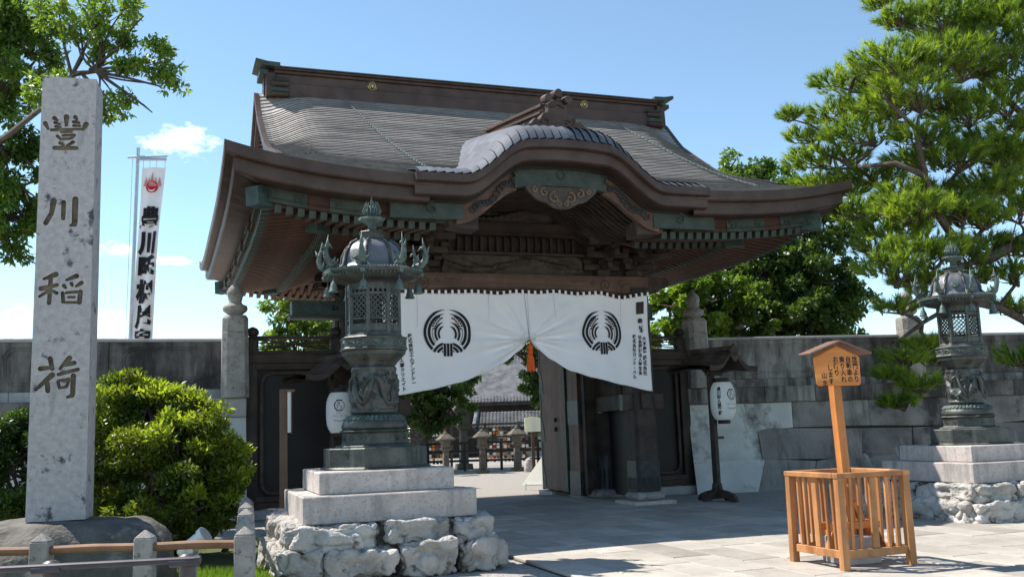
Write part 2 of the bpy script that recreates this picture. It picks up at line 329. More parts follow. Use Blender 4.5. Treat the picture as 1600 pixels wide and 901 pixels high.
def put_slab(a, b, w, l):
    k = (round(w, 2), round(l, 2))
    if k not in SM: SM[k] = slab_mesh(k[0] - .013, k[1] - .013)
    p = gw(a, b, random.uniform(-.003, .002)); o = link('paving_slab', SM[k], pv, p); o.rotation_euler = (random.gauss(0, .0015), random.gauss(0, .0015), YAW)
def lay(a0, a1, b0, b1, W, Ls):
    i = 0; a = a0
    while a < a1 - .05:
        w = min(W, a1 - a); b = b0 - random.uniform(0, .8); 
        while b < b1 - .05:
            l = random.choice(Ls); s, e = max(b, b0), min(b + l, b1)
            if b1 - e < .25: e = b1
            if e - s > .12: 
                l2 = round(e - s, 1) if e < b1 else e - s
                put_slab(a + w / 2, s + l2 / 2, w, l2); b = s + l2
            else: b = e
        a += W
lay(-2.2, 3.5, -7.2, -2.6, SLW, (.9, 1.0, 1.1, 1.2))
lay(-2.2, 9.3, -12.4, -7.2, SLW + .02, (1.0, 1.1, 1.2, 1.3))
lay(-3.4, 3.5, -2.6, 1.55, .62, (1.3, 1.5, 1.7))

# ================================================================== stone walls beside the gate
def prof_wall(root, L, sgn, seed, base='wall_base', course='wall_stone'):
    """wall in local coords, x from 0 outward to L (mirrored by sgn), front faces -y"""
    r = random.Random(seed)
    def X(x): return sgn * x
    def bx(mb, x0, x1, y0, y1, z0, z1): a_, b_ = sorted((X(x0), X(x1))); mb.bx(a_, b_, y0, y1, z0, z1)
    m = MB(); bx(m, -.12, L, -.03, .36, 3.225, 3.285); m.build('coping', 'wall_clean', root, bevel=.012)
    panel = 1.9 if sgn < 0 else 2.9; x = 0
    while x < L - .1:
        e = min(x + panel, L)
        m = MB(); bx(m, (x + .004) if x else -.12, e - .004, .0, .34, 2.36, 3.224); m.build('wall_panel', 'wall_stone' if x < 1.2 and sgn > 0 else 'wall_dark', root, bevel=.006)  # right wall past the first panel: stain plus pine shade in the colour
        # moulded frame with stepped corner scallops, raised on the slab
        mm = MB()
        for d in (0, .045):
            x0, x1, z0, z1 = x + .22 + d, e - .22 - d, 2.48 + d, 3.12 - d; k = .09
            pts = [(x0 + k, z0), (x1 - k, z0), (x1 - k, z0 + k * .6), (x1 - k * .4, z0 + k), (x1, z0 + k * 1.6), (x1, z1 - k * 1.6), (x1 - k * .5, z1 - k * .6), (x1 - k * 1.4, z1), (x0 + k * 1.4, z1), (x0 + k * .5, z1 - k * .6), (x0, z1 - k * 1.6), (x0, z0 + k * 1.6), (x0 + k * .4, z0 + k), (x0 + k, z0 + k * .6), (x0 + k, z0)]
            mm.tube([(X(px), -.002, pz) for px, pz in pts], .0085, 5)
        mm.build('moulding', 'wall_stone' if x < 1.2 and sgn > 0 else 'wall_dark', root)
        x = e
    x = 0; i = 0
    while x < L - .1:
        e = min(x + r.uniform(1.5, 2.1), L)
        m = MB(); bx(m, (x + .003) if x else -.12, e - .003, -.09, .36, 2.18, 2.355); m.build('ledge_stone', course, root, bevel=.01); x = e
    x = -.445
    while x < L - .1:
        e = min(x + r.uniform(.75, 1.2), L)
        m = MB(); bx(m, x + .004, e - .004, -.36, .36, 1.84, 2.178); m.build('course_stone', course if x < 2.4 else 'wall_dark', root, bevel=.014); x = e
    # battered base of large irregular stones
    rows = [(-.05, .62), (.62, 1.24), (1.24, 1.835)]; 
    def yb(z): return -.30 - .30 * (1 - max(z, 0) / 1.84) ** 1.3
    jit = {}
    def J(ix, iz, x, z):
        if (ix, iz) not in jit: jit[ix, iz] = (x + (r.uniform(-.1, .1) if 0 < ix else 0), z + (r.uniform(-.09, .09) if iz in (1, 2) else 0))
        return jit[ix, iz]
    for k, (z0, z1) in enumerate(rows):
        x = -.445 ; first = True; prev_t = (x, z1); prev_b = (x, z0); 
        while x < L - .1:
            e = min(x + r.uniform(1.1, 2.3), L); dz0 = 0 if k == 0 else r.uniform(-.05, .05)
            tl = (e + r.uniform(-.2, .2), z1 + (0 if k == 2 else r.uniform(-.07, .07))) if e < L else (e, z1); bl = (e + r.uniform(-.15, .15), z0 + dz0) if e < L else (e, z0)
            gq = .003; p = [(prev_b[0] + gq, prev_b[1] + gq), (bl[0] - gq, bl[1] + gq), (tl[0] - gq, tl[1] - gq), (prev_t[0] + gq, prev_t[1] - gq)]
            off = r.uniform(-.012, .012)
            m = MB()
            def S(u, v):
                xx = (p[0][0] * (1 - u) + p[1][0] * u) * (1 - v) + (p[3][0] * (1 - u) + p[2][0] * u) * v
                zz = (p[0][1] * (1 - u) + p[1][1] * u) * (1 - v) + (p[3][1] * (1 - u) + p[2][1] * u) * v
                ed = min(u, 1 - u, v, 1 - v); rd = .02 * max(0, 1 - ed / .06) ** 2
                return (X(xx), yb(zz) + off + rd + .012 * mnoise.noise((xx * 2.3, zz * 2.3, k)), zz)
            m.grid(S, 10, 8, flip=sgn > 0)
            m.build('base_stone', ('wall_base_pale' if (x + e) / 2 < 1.5 else 'wall_mid' if (x + e) / 2 < 3.2 and sgn > 0 else 'wall_base_pale' if sgn < 0 and x < 2.5 else base), root, smooth=True); prev_t, prev_b = tl, bl; x = e
    m = MB(); bx(m, -.43, L, -.24, .3, -.02, 1.83); m.build('wall_core', 'joint', root)
    # the end return seen beside the gate
    return root
wl_ = thing('stone_wall', 'dark stained stone wall with moulded panels behind the inscribed pillar and shrub', 'wall', gw(-5.0, .2), YAW, 'stone walls flanking the gate')
prof_wall(wl_, 7.2, -1, 3, 'wall_base_pale', 'wall_clean')
wr_ = thing('stone_wall', 'weathered stone wall with pale patches behind the wooden sign and the pine', 'wall', gw(5.02, .17), YAW - .168, 'stone walls flanking the gate')
prof_wall(wr_, 10.5, 1, 5)
def stone_post(loc, rz, label):
    t = thing('stone_post', label, 'post', loc, rz, 'stone posts with onion finials')
    w = .25
    def ch(w, c=.085): return [(-w + c, -w), (w - c, -w), (w, -w + c), (w, w - c), (w - c, w), (-w + c, w), (-w, w - c), (-w, -w + c)]
    m = MB(); m.prism(ch(.245), lambda x, y: (x, y, 2.18), lambda x, y: (x * .93, y * .93, 3.36)); m.build('shaft', 'granite_post', t, bevel=.008, fix=True)
    m = MB(); m.prism(ch(.225), lambda x, y: (x, y, 3.362), lambda x, y: (x, y, 3.62)); m.prism(ch(.225), lambda x, y: (x, y, 3.62), lambda x, y: (x * .8, y * .8, 3.68)); m.build('collar', 'granite_post', t, bevel=.008, fix=True)
    m = MB().lathe([(.12, 3.66), (.13, 3.70), (.21, 3.76), (.225, 3.81), (.21, 3.86), (.14, 3.885), (.115, 3.93), (.13, 4.0), (.15, 4.08), (.148, 4.12), (.11, 4.19), (.055, 4.25), (.015, 4.30), (.002, 4.32)], 20)
    m.build('onion_finial', 'granite_post', t, smooth=True); return t
stone_post(gw(-4.76, -.05), YAW, 'pale stone post with onion finial left of the gate')
stone_post(gw(4.80, -.05), YAW, 'stone post with onion finial right of the gate, before the dark trees')
stone_post(gw(9.9, -.75), YAW - .168, 'stone post on the right wall, half hidden by pine needles')

# ================================================================== the gate
gate = thing('temple_gate', 'great wooden temple gate with curved copper roof and arched central gable', 'gate', (GX, GY, 0), YAW)
A_, B_ = 5.24, 4.94; KC = -.10
def zf(t): return 5.16 + 2.92 * max(0, 1 - t / B_) ** 1.2
def lift(a, b): return .36 * min(abs(a) / A_, 1) ** 4 * min(abs(b) / B_, 1) ** 4
def sstep(x): x = min(max(x, 0), 1); return x * x * (3 - 2 * x)
def mino(a, t): return .34 * sstep((abs(a) - 3.25) / 1.15) ** 1.5 * (1 - sstep((t - 1.8) / 2.2)) * min(1, .35 + t)
def zr(a, t): return zf(t) + lift(a, t) - mino(a, t)
def rise(d): 
    d = abs(d); return .64 * (1 if d < .6 else 0 if d > 1.7 else .5 + .5 * math.cos(PI * (d - .6) / 1.1)) - .03 * min(1, (d / .6) ** 2) * (1 if d < .6 else 1 - sstep((d - .6) / .8))
def zk0(a): return 5.22 + rise(a - KC)                       # front edge of the arched gable
def zk(a, b): return zk0(a) + .20 * (b + 5.02) + .27 * (1 - math.exp(-(b + 5.02) / .16)) * (.35 + .65 * rise(a - KC) / .64)
# --- main roof, real stepped courses
def courses():
    m = MB(); NC = 50; st = .022
    for s in (-1, 1):
        for k in range(NC):
            t0, t1 = B_ * (1 - k / NC), B_ * (1 - (k + 1) / NC)
            am0, am1 = (4.4 if t0 < 4.1 else t0 + .3), (4.4 if t1 < 4.1 else t1 + .3); na = 72 if s < 0 else 30
            jx = random.uniform(-.003, .003)
            for i in range(na):
                u0, u1 = -1 + 2 * i / na, -1 + 2 * (i + 1) / na
                if s < 0:
                    ac = (u0 + u1) / 2 * am0
                    if abs(ac - KC) < 2.3 and zk(ac, -t0) > zr(ac, t0) + .06 and t0 > 1.4: continue
                p = [(u0 * am0, s * t0, zr(u0 * am0, t0) + st + jx), (u1 * am0, s * t0, zr(u1 * am0, t0) + st + jx), (u1 * am1, s * t1, zr(u1 * am1, t1)), (u0 * am1, s * t1, zr(u0 * am1, t1)),
                     (u0 * am0, s * (t0 - .012), zr(u0 * am0, t0) - .012), (u1 * am0, s * (t0 - .012), zr(u1 * am0, t0) - .012)]
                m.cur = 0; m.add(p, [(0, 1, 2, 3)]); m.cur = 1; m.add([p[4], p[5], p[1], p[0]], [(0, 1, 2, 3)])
    for s in (-1, 1):
        for k in range(16):
            t0, t1 = B_ - k * .095, B_ - (k + 1) * .095
            for i in range(40):
                u0, u1 = -1 + 2 * i / 40, -1 + 2 * (i + 1) / 40
                f = lambda u, t, d: (s * (t + .3), u * t, zf(t) + lift(t + .3, u * t) + d)
                q = [f(u0, t0, st), f(u1, t0, st), f(u1, t1, 0), f(u0, t1, 0), f(u0, t0, -.012), f(u1, t0, -.012)]
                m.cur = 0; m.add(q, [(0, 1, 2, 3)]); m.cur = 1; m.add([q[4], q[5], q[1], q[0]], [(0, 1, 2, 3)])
    return m
roof = courses().build('roof', ['roof_copper', 'edge_shade'], gate)
# verge edges and gables
for s in (-1, 1):
    for sb in (-1, 1):
        m = MB(); rows = []
        for i in range(25):
            t = .02 + 4.0 * i / 24; z = zr(4.4, t); a = s * 4.4
            rows.append([(a - s * .05, sb * t, z + .03), (a + s * .035, sb * t, z + .035), (a + s * .035, sb * t, z - .10), (a - s * .02, sb * t, z - .10), (a - s * .02, sb * t, z - .34), (a - s * .1, sb * t, z - .34), (a - s * .1, sb * t, z - .05)])
        m.sweep([0] * 7, rows); m.build('bargeboard', 'brown_copper', roof)
    m = MB().prism([(-3.3, 5.6), (0, 7.25), (3.3, 5.6)], lambda b, z: (s * 3.85, b, z), lambda b, z: (s * 3.95, b, z)); m.build('gable_wall', 'dark_wood', roof)
    m = MB()
    for i in range(-6, 7): m.bx(s * 3.97 - .03, s * 3.97 + .03, i * .42 - .035, i * .42 + .035, 5.6, 7.1 - abs(i) * .24)
    m.build('gable_lattice', 'dark_wood', roof)
# --- ridge
m = MB(); m.bx(-4.05, 4.05, -.30, .30, 7.85, 8.12); m.bx(-4.05, 4.05, -.22, .22, 8.12, 8.32); m.bx(-4.08, 4.08, -.27, .27, 8.32, 8.375); m.bx(-4.08, 4.08, -.33, .33, 8.375, 8.41); m.build('ridge', 'brown_copper', gate, bevel=.008)
m = MB(); m.prism([(-.36, 8.413), (.36, 8.413), (.34, 8.44), (0, 8.49), (-.34, 8.44)], lambda y, z: (-4.1, y, z), lambda y, z: (4.1, y, z))
m.build('ridge_cap', 'green_copper', gate, bevel=.004, fix=True)
for x in np.arange(-3.6, 3.7, .9):
    pass
for s in (-1, 1):
    m = MB(); m.prism([(-.33, 7.85), (.33, 7.85), (.30, 8.30), (.2, 8.39), (0, 8.42), (-.2, 8.39), (-.30, 8.30)], lambda y, z: (s * 4.06, y, z), lambda y, z: (s * 4.24, y, z)); m.bx(*sorted((s * 4.1, s * 4.27)), -.16, .16, 7.9, 8.3)
    m.build('ridge_end', 'brown_copper', gate, bevel=.01, fix=True)
    m = MB(); pr = [(0, 8.40), (.26, 8.42), (.47, 8.48), (.455, 8.545), (.25, 8.505), (0, 8.495)]
    m.prism(pr, lambda x, z: (s * (3.98 + x), -.37, z), lambda x, z: (s * (3.98 + x), .37, z)); m.bx(*sorted((s * 4.2, s * 4.36)), -.3, .3, 8.27, 8.36); m.build('ridge_horn', 'green_copper', gate, bevel=.006, fix=True)
    for k, (z, h, w) in enumerate(((8.18, .07, .06), (8.09, .09, .10), (7.97, .12, .08), (7.88, .07, .12))):
        for sb in (-1, 1):
            m = MB(); m.bx(*sorted((s * 3.80, s * 4.16)), *sorted((sb * .25, sb * (.27 + w))), z - h / 2, z + h / 2); m.build('ridge_scroll', 'brown_copper' if k % 2 else 'green_copper', gate, bevel=.03)
for a in (-2.19, 2.36):
    m = MB().tube([(a, -.225, 8.225), (a, -.25, 8.225)], .095, 28); o = m.build('gold_crest', 'gold', gate, bevel=.01)
    m = MB(); m.tube([(a + .075 * math.cos(q), -.253, 8.225 + .07 * math.sin(q)) for q in np.linspace(0, 2 * PI, 25)], .009, 6)
    m.tube([(a + .035 * math.sin(q) * (1 - .3 * math.cos(q)), -.253, 8.22 - .045 * math.cos(q)) for q in np.linspace(0, 2 * PI, 25)], .011, 6); m.build('crest_relief', 'brown_copper', o)
# --- safety chains on the slope
for pts in ([(-2.75, .45), (-2.12, 4.3)], [(2.95, .45), (3.75, 4.25)]):
    m = MB(); (a0, t0), (a1, t1) = pts; N_ = 74
    for i in range(N_):
        q = i / (N_ - 1); a, t = a0 + (a1 - a0) * q, t0 + (t1 - t0) * q; q2 = (i + 1) / (N_ - 1); a2, t2 = a0 + (a1 - a0) * q2, t0 + (t1 - t0) * q2
        p = Vector((a, -t, zr(a, t) + .05)); d = (Vector((a2, -t2, zr(a2, t2) + .05)) - p); e = Vector((d.y, -d.x, 0)).normalized() if i % 2 else Vector((0, .3, 1)).normalized()
        L = d.length * .72; dn = d.normalized(); m.tube([p + dn * (L * math.cos(w)) + e * (.017 * math.sin(w)) for w in np.linspace(0, 2 * PI, 9)], .005, 4, caps=False)
    m.build('chain', 'pale_copper', gate)
# --- eaves: everything is swept around the four sides
def zE(side, s_):
    return (zf(B_) + lift(s_, B_)) if side in 'FB' else (zf(B_) + lift(A_, s_))
def E(side, s_, e, dz):
    z = zE(side, s_) + dz
    return {'F': (s_, -B_ + e, z), 'B': (s_, B_ - e, z), 'L': (-A_ + e, s_, z), 'R': (A_ - e, s_, z)}[side]
def eave(prof, name, mt, par=None, closed=True, kfront=(-2.30, 2.15)):
    for side in 'FBLR':
        H_ = A_ if side in 'FB' else B_
        segs = [(-1, kfront[0]), (kfront[1], 1)] if side == 'F' else [(-1, 1)]
        for s0, s1 in segs:
            m = MB(); rows = []; ns = 28
            for i in range(ns + 1):
                q = i / ns; row = []
                for e, dz in prof:
                    lo = (-(H_ - e) if s0 == -1 else s0); hi = ((H_ - e) if s1 == 1 else s1); row.append(E(side, lo + (hi - lo) * q, e, dz))
                rows.append(row)
            m.sweep(prof, rows); m.build(name, mt, par or gate)
eave([(-.0, .03), (.0, -.125), (.02, -.145), (.14, -.145)], 'eave_fascia', 'brown_copper')
eave([(.13, -.13), (.13, -.33), (.15, -.35), (.52, -.35)], 'under_fascia', 'brown_copper')
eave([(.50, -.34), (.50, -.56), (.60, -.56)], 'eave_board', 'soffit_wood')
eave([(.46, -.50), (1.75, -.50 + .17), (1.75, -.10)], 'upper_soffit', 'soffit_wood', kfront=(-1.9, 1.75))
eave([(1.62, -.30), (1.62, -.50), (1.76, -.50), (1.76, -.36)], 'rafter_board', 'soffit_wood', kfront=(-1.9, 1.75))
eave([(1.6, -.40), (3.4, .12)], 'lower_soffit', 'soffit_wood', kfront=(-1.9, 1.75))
# green copper plates on the eave board
def plate(side, s0, s1):
    m = MB(); rows = []; n_ = 8; prof = [(.482, -.342), (.482, -.558), (.60, -.564)]
    for i in range(n_ + 1): rows.append([E(side, s0 + (s1 - s0) * i / n_, e, dz) for e, dz in prof])
    m.sweep(prof, rows)
    for zz in (-.38, -.52): m.tube([E(side, s0 + .03 + (s1 - s0 - .06) * i / 6, .478, zz) for i in range(7)], .010, 5)
    for sgn, se in ((1, s0), (-1, s1)):
        m.tube([Vector(E(side, se + sgn * (.12 + .06 * math.cos(q) * q / 6), .476, -.45 + .06 * math.sin(q) * q / 6)) for q in np.linspace(0, 9, 20)], .008, 5)
    m.build('copper_plate', 'green_copper', gate)
for s in (-1, 1):
    for x0, x1 in ((1.95, 2.62), (2.98, 3.72), (4.05, 4.74)): plate('F', *sorted((s * x0, s * x1)))
    for x0, x1 in ((-4.4, -3.5), (-3.0, -2.0), (-1.5, -.5), (0, 1), (1.5, 2.5), (3, 4)): plate('L' if s < 0 else 'R', x0, x1)
# rafters (body wood, copper cap at the outer end)
def rafter_mesh(L, name):
    m = MB(); m.bx(-.042, .042, .03, L, -.115, 0); m.cur = 1; m.bx(-.048, .048, -.012, .11, -.121, .004); return m.mesh(name, ['rafter_wood', 'green_copper'])
RU, RLo = rafter_mesh(1.35, 'flying_rafter'), rafter_mesh(1.75, 'base_rafter')
def put_rafter(me, name, side, s_, e, dz, slope):
    p = E(side, s_, e, dz); o = link(name, me, gate, p)
    rz = {'F': 0, 'B': PI, 'L': -PI / 2, 'R': PI / 2}[side]
    o.rotation_euler = (Matrix.Rotation(rz, 3, 'Z') @ Matrix.Rotation(math.atan(slope), 3, 'X')).to_euler()
sp_ = .165
back = MB()
for side in 'LRF':
    H_ = A_ if side == 'F' else B_
    x = -H_ + .62
    while x < H_ - .6:
        if side != 'F' or x < -1.98 or x > 1.80: put_rafter(RU, 'flying_rafter', side, x, .56, -.555, .13)
        if abs(x) < H_ - 1.75 and (side != 'F' or x < -1.98 or x > 1.80): put_rafter(RLo, 'base_rafter', side, x, 1.55, -.53, .29)
        x += sp_
x = -A_ + .62
while x < A_ - .6:
    p = Vector(E('B', x, .56, -.60)); back.bar(p, p + Vector((0, -1.3, .17)), .084, .115)
    if abs(x) < A_ - 1.75: p = Vector(E('B', x, 1.55, -.58)); back.bar(p, p + Vector((0, -1.7, .5)), .084, .115)
    x += sp_
o = back.build('rear_rafters', 'rafter_wood', gate); o['kind'] = 'stuff'
for sa in (-1, 1):
    for sb in (-1, 1):
        zc = zf(B_) + .36; c0 = Vector((sa * (A_ - .44), sb * (B_ - .44), zc - .66)); c1 = Vector((sa * 2.5, sb * 2.2, 5.0))
        m = MB(); m.bar(c0, c0.lerp(c1, .62), .20, .25); m.bar(c0.lerp(c1, .42) - Vector((0, 0, .20)), c1 - Vector((0, 0, .05)), .20, .25)
        hr = m.build('hip_rafter', 'dark_wood_h', gate, bevel=.01)
        d = (c1 - c0).normalized(); e = c0.lerp(c1, .42) - Vector((0, 0, .20)); sd_ = d.cross(Vector((0, 0, 1))).normalized()
        for cc in (c0, e):
            m = MB(); m.bar(cc - d * .05, cc + d * .28, .225, .275)
            for q_ in (-1, 1): m.tube([cc + d * .12 + sd_ * (q_ * .118) + Vector((0, 0, .09 * math.sin(w) * w / 9)) + d * (.09 * math.cos(w) * w / 9) for w in np.linspace(0, 9, 18)], .012, 5)
            m.build('hip_cap', 'teal_copper', hr, bevel=.01)
# --- arched gable (karahafu): sheet strips, fascia, boards
KS = [KC - 2.42 + 4.84 * i / 36 for i in range(37)]
for i in range(36):
    a0, a1 = KS[i], KS[i + 1]; m = MB(); up = 0 if (a0 + a1) / 2 < KC else 1
    bs = [-5.02, -5.0, -4.96, -4.9, -4.82, -4.7, -4.5, -4.2, -3.8, -3.3, -2.8, -2.2, -1.6]; rows = []
    for b in bs:
        h0, h1 = (.0, .028) if not up else (.028, .0)
        rows.append([(a0, b, zk(a0, b) - (.02 if not up else -.028) * 1 + 0), (a0, b, zk(a0, b) + h0 + .001), (a1, b, zk(a1, b) + h1 + .001), (a1, b, zk(a1, b) - (.02 if up else -.028))])
    m.sweep([0] * 4, rows)
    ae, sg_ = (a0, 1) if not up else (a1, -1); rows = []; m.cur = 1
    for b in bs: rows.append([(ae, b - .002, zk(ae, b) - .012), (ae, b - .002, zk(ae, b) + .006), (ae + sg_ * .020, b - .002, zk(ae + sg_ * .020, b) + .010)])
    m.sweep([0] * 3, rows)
    if any(v[2] > zr(v[0], max(0, -v[1])) - .05 for v in m.v): m.build('gable_sheet', ['karahafu_copper', 'seam_shade'], roof)
def arch(prof, name, mt, a0=KC - 2.45, a1=KC + 2.45, n_=72, par=None, zfun=zk0):
    m = MB(); rows = []
    for i in range(n_ + 1):
        a = a0 + (a1 - a0) * i / n_; rows.append([(a, b, zfun(a) + dz) for b, dz in prof])
    m.sweep(prof, rows)
    k = len(prof); m.f.append(tuple(range(k))); m.mi.append(0); m.f.append(tuple(n_ * k + j for j in range(k))); m.mi.append(0)
    return m.build(name, mt, par or gate)
arch([(-4.9, -.01), (-5.03, -.0), (-5.04, -.12), (-5.01, -.135), (-4.7, -.135)], 'arch_fascia', 'brown_copper')
arch([(-4.93, -.12), (-4.93, -.30), (-4.90, -.32), (-4.3, -.32)], 'arch_under_fascia', 'brown_copper')
def zka(a): return 5.22 + rise(a - KC) * .97
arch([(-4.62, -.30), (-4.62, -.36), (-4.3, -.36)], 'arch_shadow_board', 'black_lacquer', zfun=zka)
def arch_piece(a0, a1, mt, lo=-.62, thick=.10, b=-4.58, n_=24, nm='arch_board'):
    return arch([(b, -.34), (b, lo), (b + thick, lo), (b + thick, -.34)], nm, mt, a0, a1, n_, zfun=zka)
arch_piece(KC - .78, KC + .78, 'green_copper', b=-4.62)
for s in (-1, 1):
    arch_piece(*sorted((KC + s * .74, KC + s * 1.72)), 'brown_wood', lo=-.66)
    arch_piece(*sorted((KC + s * 1.62, KC + s * 2.75)), 'green_copper', lo=-.60, b=-4.60)
    m = MB()
    for q in np.linspace(0, 1, 12):
        a = KC + s * (.86 + .62 * q); z = zka(a) - .50 + .05 * math.sin(9 * q)
        m.tube([(a + .075 * w / 7 * math.cos(w), -4.60, z + .075 * w / 7 * math.sin(w)) for w in np.linspace(.5, 7 , 14)], .014, 5)
    m.build('arch_fitting', 'iron', gate)
    m = MB(); a = KC + s * 2.1
    m.tube([(a + s * .10 * w / 8 * math.cos(w), -4.62, 4.78 + .10 * w / 8 * math.sin(w)) for w in np.linspace(.5, 8, 22)], .016, 6); m.build('arch_scroll', 'pale_copper' if False else 'teal_copper', gate)
    m = MB(); m.prism([(0, 0), (.45, .05), (.52, .16), (.40, .24), (0, .26)], lambda x, z: (KC + s * (1.35 + x), -4.5, 4.50 + z), lambda x, z: (KC + s * (1.35 + x), -4.1, 4.50 + z)); m.build('arch_bracket', 'dark_wood_h', gate, bevel=.01, fix=True)
    m = MB().tube([(KC + s * .72, -4.63, 5.43), (KC + s * .79, -4.63, 5.40), (KC + s * .76, -4.63, 5.33), (KC + s * .84, -4.63, 5.28)], .022, 6); m.build('arch_clasp', 'green_copper', gate)
m = MB(); m.tube([(KC + .065 * math.cos(q), -4.63, 5.40 + .065 * math.sin(q)) for q in np.linspace(0, 2 * PI, 25)], .011, 6); m.build('arch_boss', 'green_copper', gate)
# pendant carving
m = MB(); out = []
for q in np.linspace(-1, 1, 33):
    lo = -.33 * max(0, 1 - abs(q)) ** .6 - .02 - .03 * abs(math.sin(7 * q)); out.append((q * .60, lo))
m.prism([(-.60, 0)] + out + [(.60, 0)], lambda x, z: (KC + x, -4.64, 5.20 + z), lambda x, z: (KC + x, -4.58, 5.20 + z)); pg = m.build('pendant', 'carving_wood', gate)
m = MB()
for s in (-1, 1):
    for cx_, cz, rr in ((.13, -.18, .10), (.30, -.10, .075), (.45, -.065, .05), (.05, -.27, .05)):
        m.tube([(KC + s * (cx_ + rr * w / 8 * math.cos(w)), -4.655, 5.20 + cz + rr * w / 8 * math.sin(w)) for w in np.linspace(.4, 8, 26)], .017, 6)
m.build('pendant_scroll', 'gilt_carving', pg)
# ribs and ceiling of the arch
arch([(-4.55, -.40), (-2.0, -.40)], 'arch_ceiling', 'dark_wood_h', KC - 2.2, KC + 2.2, zfun=zka)
for i in range(16):
    b = -4.42 + i * .155; arch([(b, -.41), (b, -.49), (b + .06, -.49), (b + .06, -.41)], 'arch_rib', 'dark_wood_h', KC - 1.75, KC + 1.75, 36, zfun=zka)
# ridge of the arched gable with its end ornament
m = MB(); sl = .16
def zr2(b): return 6.30 + sl * (b + 4.4)
for w_, h0, h1 in ((.19, -.25, .16), (.24, .16, .20), (.17, .20, .28), (.22, .28, .33)):
    vs = [(KC + x, b, zr2(b) + h) for b in (-4.42, -1.2) for x, h in ((-w_, h0), (w_, h0), (w_, h1), (-w_, h1))]; m.add(vs, [(0, 3, 2, 1), (4, 5, 6, 7), (0, 1, 5, 4), (1, 2, 6, 5), (2, 3, 7, 6), (3, 0, 4, 7)])
m.build('gable_ridge', 'brown_copper', gate, bevel=.006)
m = MB().tube([(KC, -4.5, zr2(-4.5) + .36), (KC, -1.2, zr2(-1.2) + .36)], .055, 12); m.build('gable_ridge_roll', 'green_copper', gate)
m = MB(); m.prism([(-.60, 0), (.60, 0), (.60, .10), (.36, .14), (.0, .155), (-.36, .14), (-.60, .10)], lambda x, z: (KC + x, -4.62, 6.10 + z), lambda x, z: (KC + x, -4.34, 6.10 + z))
orn = m.build('ridge_ornament', 'brown_copper', gate, bevel=.012, fix=True)
m = MB(); pr = [(-.48, .14), (-.40, .25), (-.30, .22), (-.26, .34), (-.17, .36), (-.15, .50), (-.06, .56), (.06, .56), (.15, .50), (.17, .36), (.26, .34), (.30, .22), (.40, .25), (.48, .14)]
m.prism(pr, lambda x, z: (KC + x, -4.60, 6.08 + z), lambda x, z: (KC + x, -4.38, 6.08 + z)); m.build('ornament_crest', 'brown_copper', orn, bevel=.015, fix=True)
m = MB()
for s in (-1, 1):
    m.tube([(KC + s * (.20 + .10 * w / 7 * math.cos(w)), -4.61, 6.29 + .10 * w / 7 * math.sin(w)) for w in np.linspace(.4, 7, 20)], .02, 6)
m.tube([(KC - .12, -4.61, 6.52), (KC, -4.61, 6.58), (KC + .12, -4.61, 6.52)], .02, 6); m.build('ornament_scroll', 'brown_copper', orn)
m = MB()
for x, z, l in ((-.17, 6.66, .22), (.0, 6.75, .26), (.17, 6.65, .2)): m.tube([(KC + x, -4.68, z - .01), (KC + x, -4.68 + l, z + .02)], .068, 16)
m.build('ornament_roll', 'brown_copper', orn, bevel=.01)
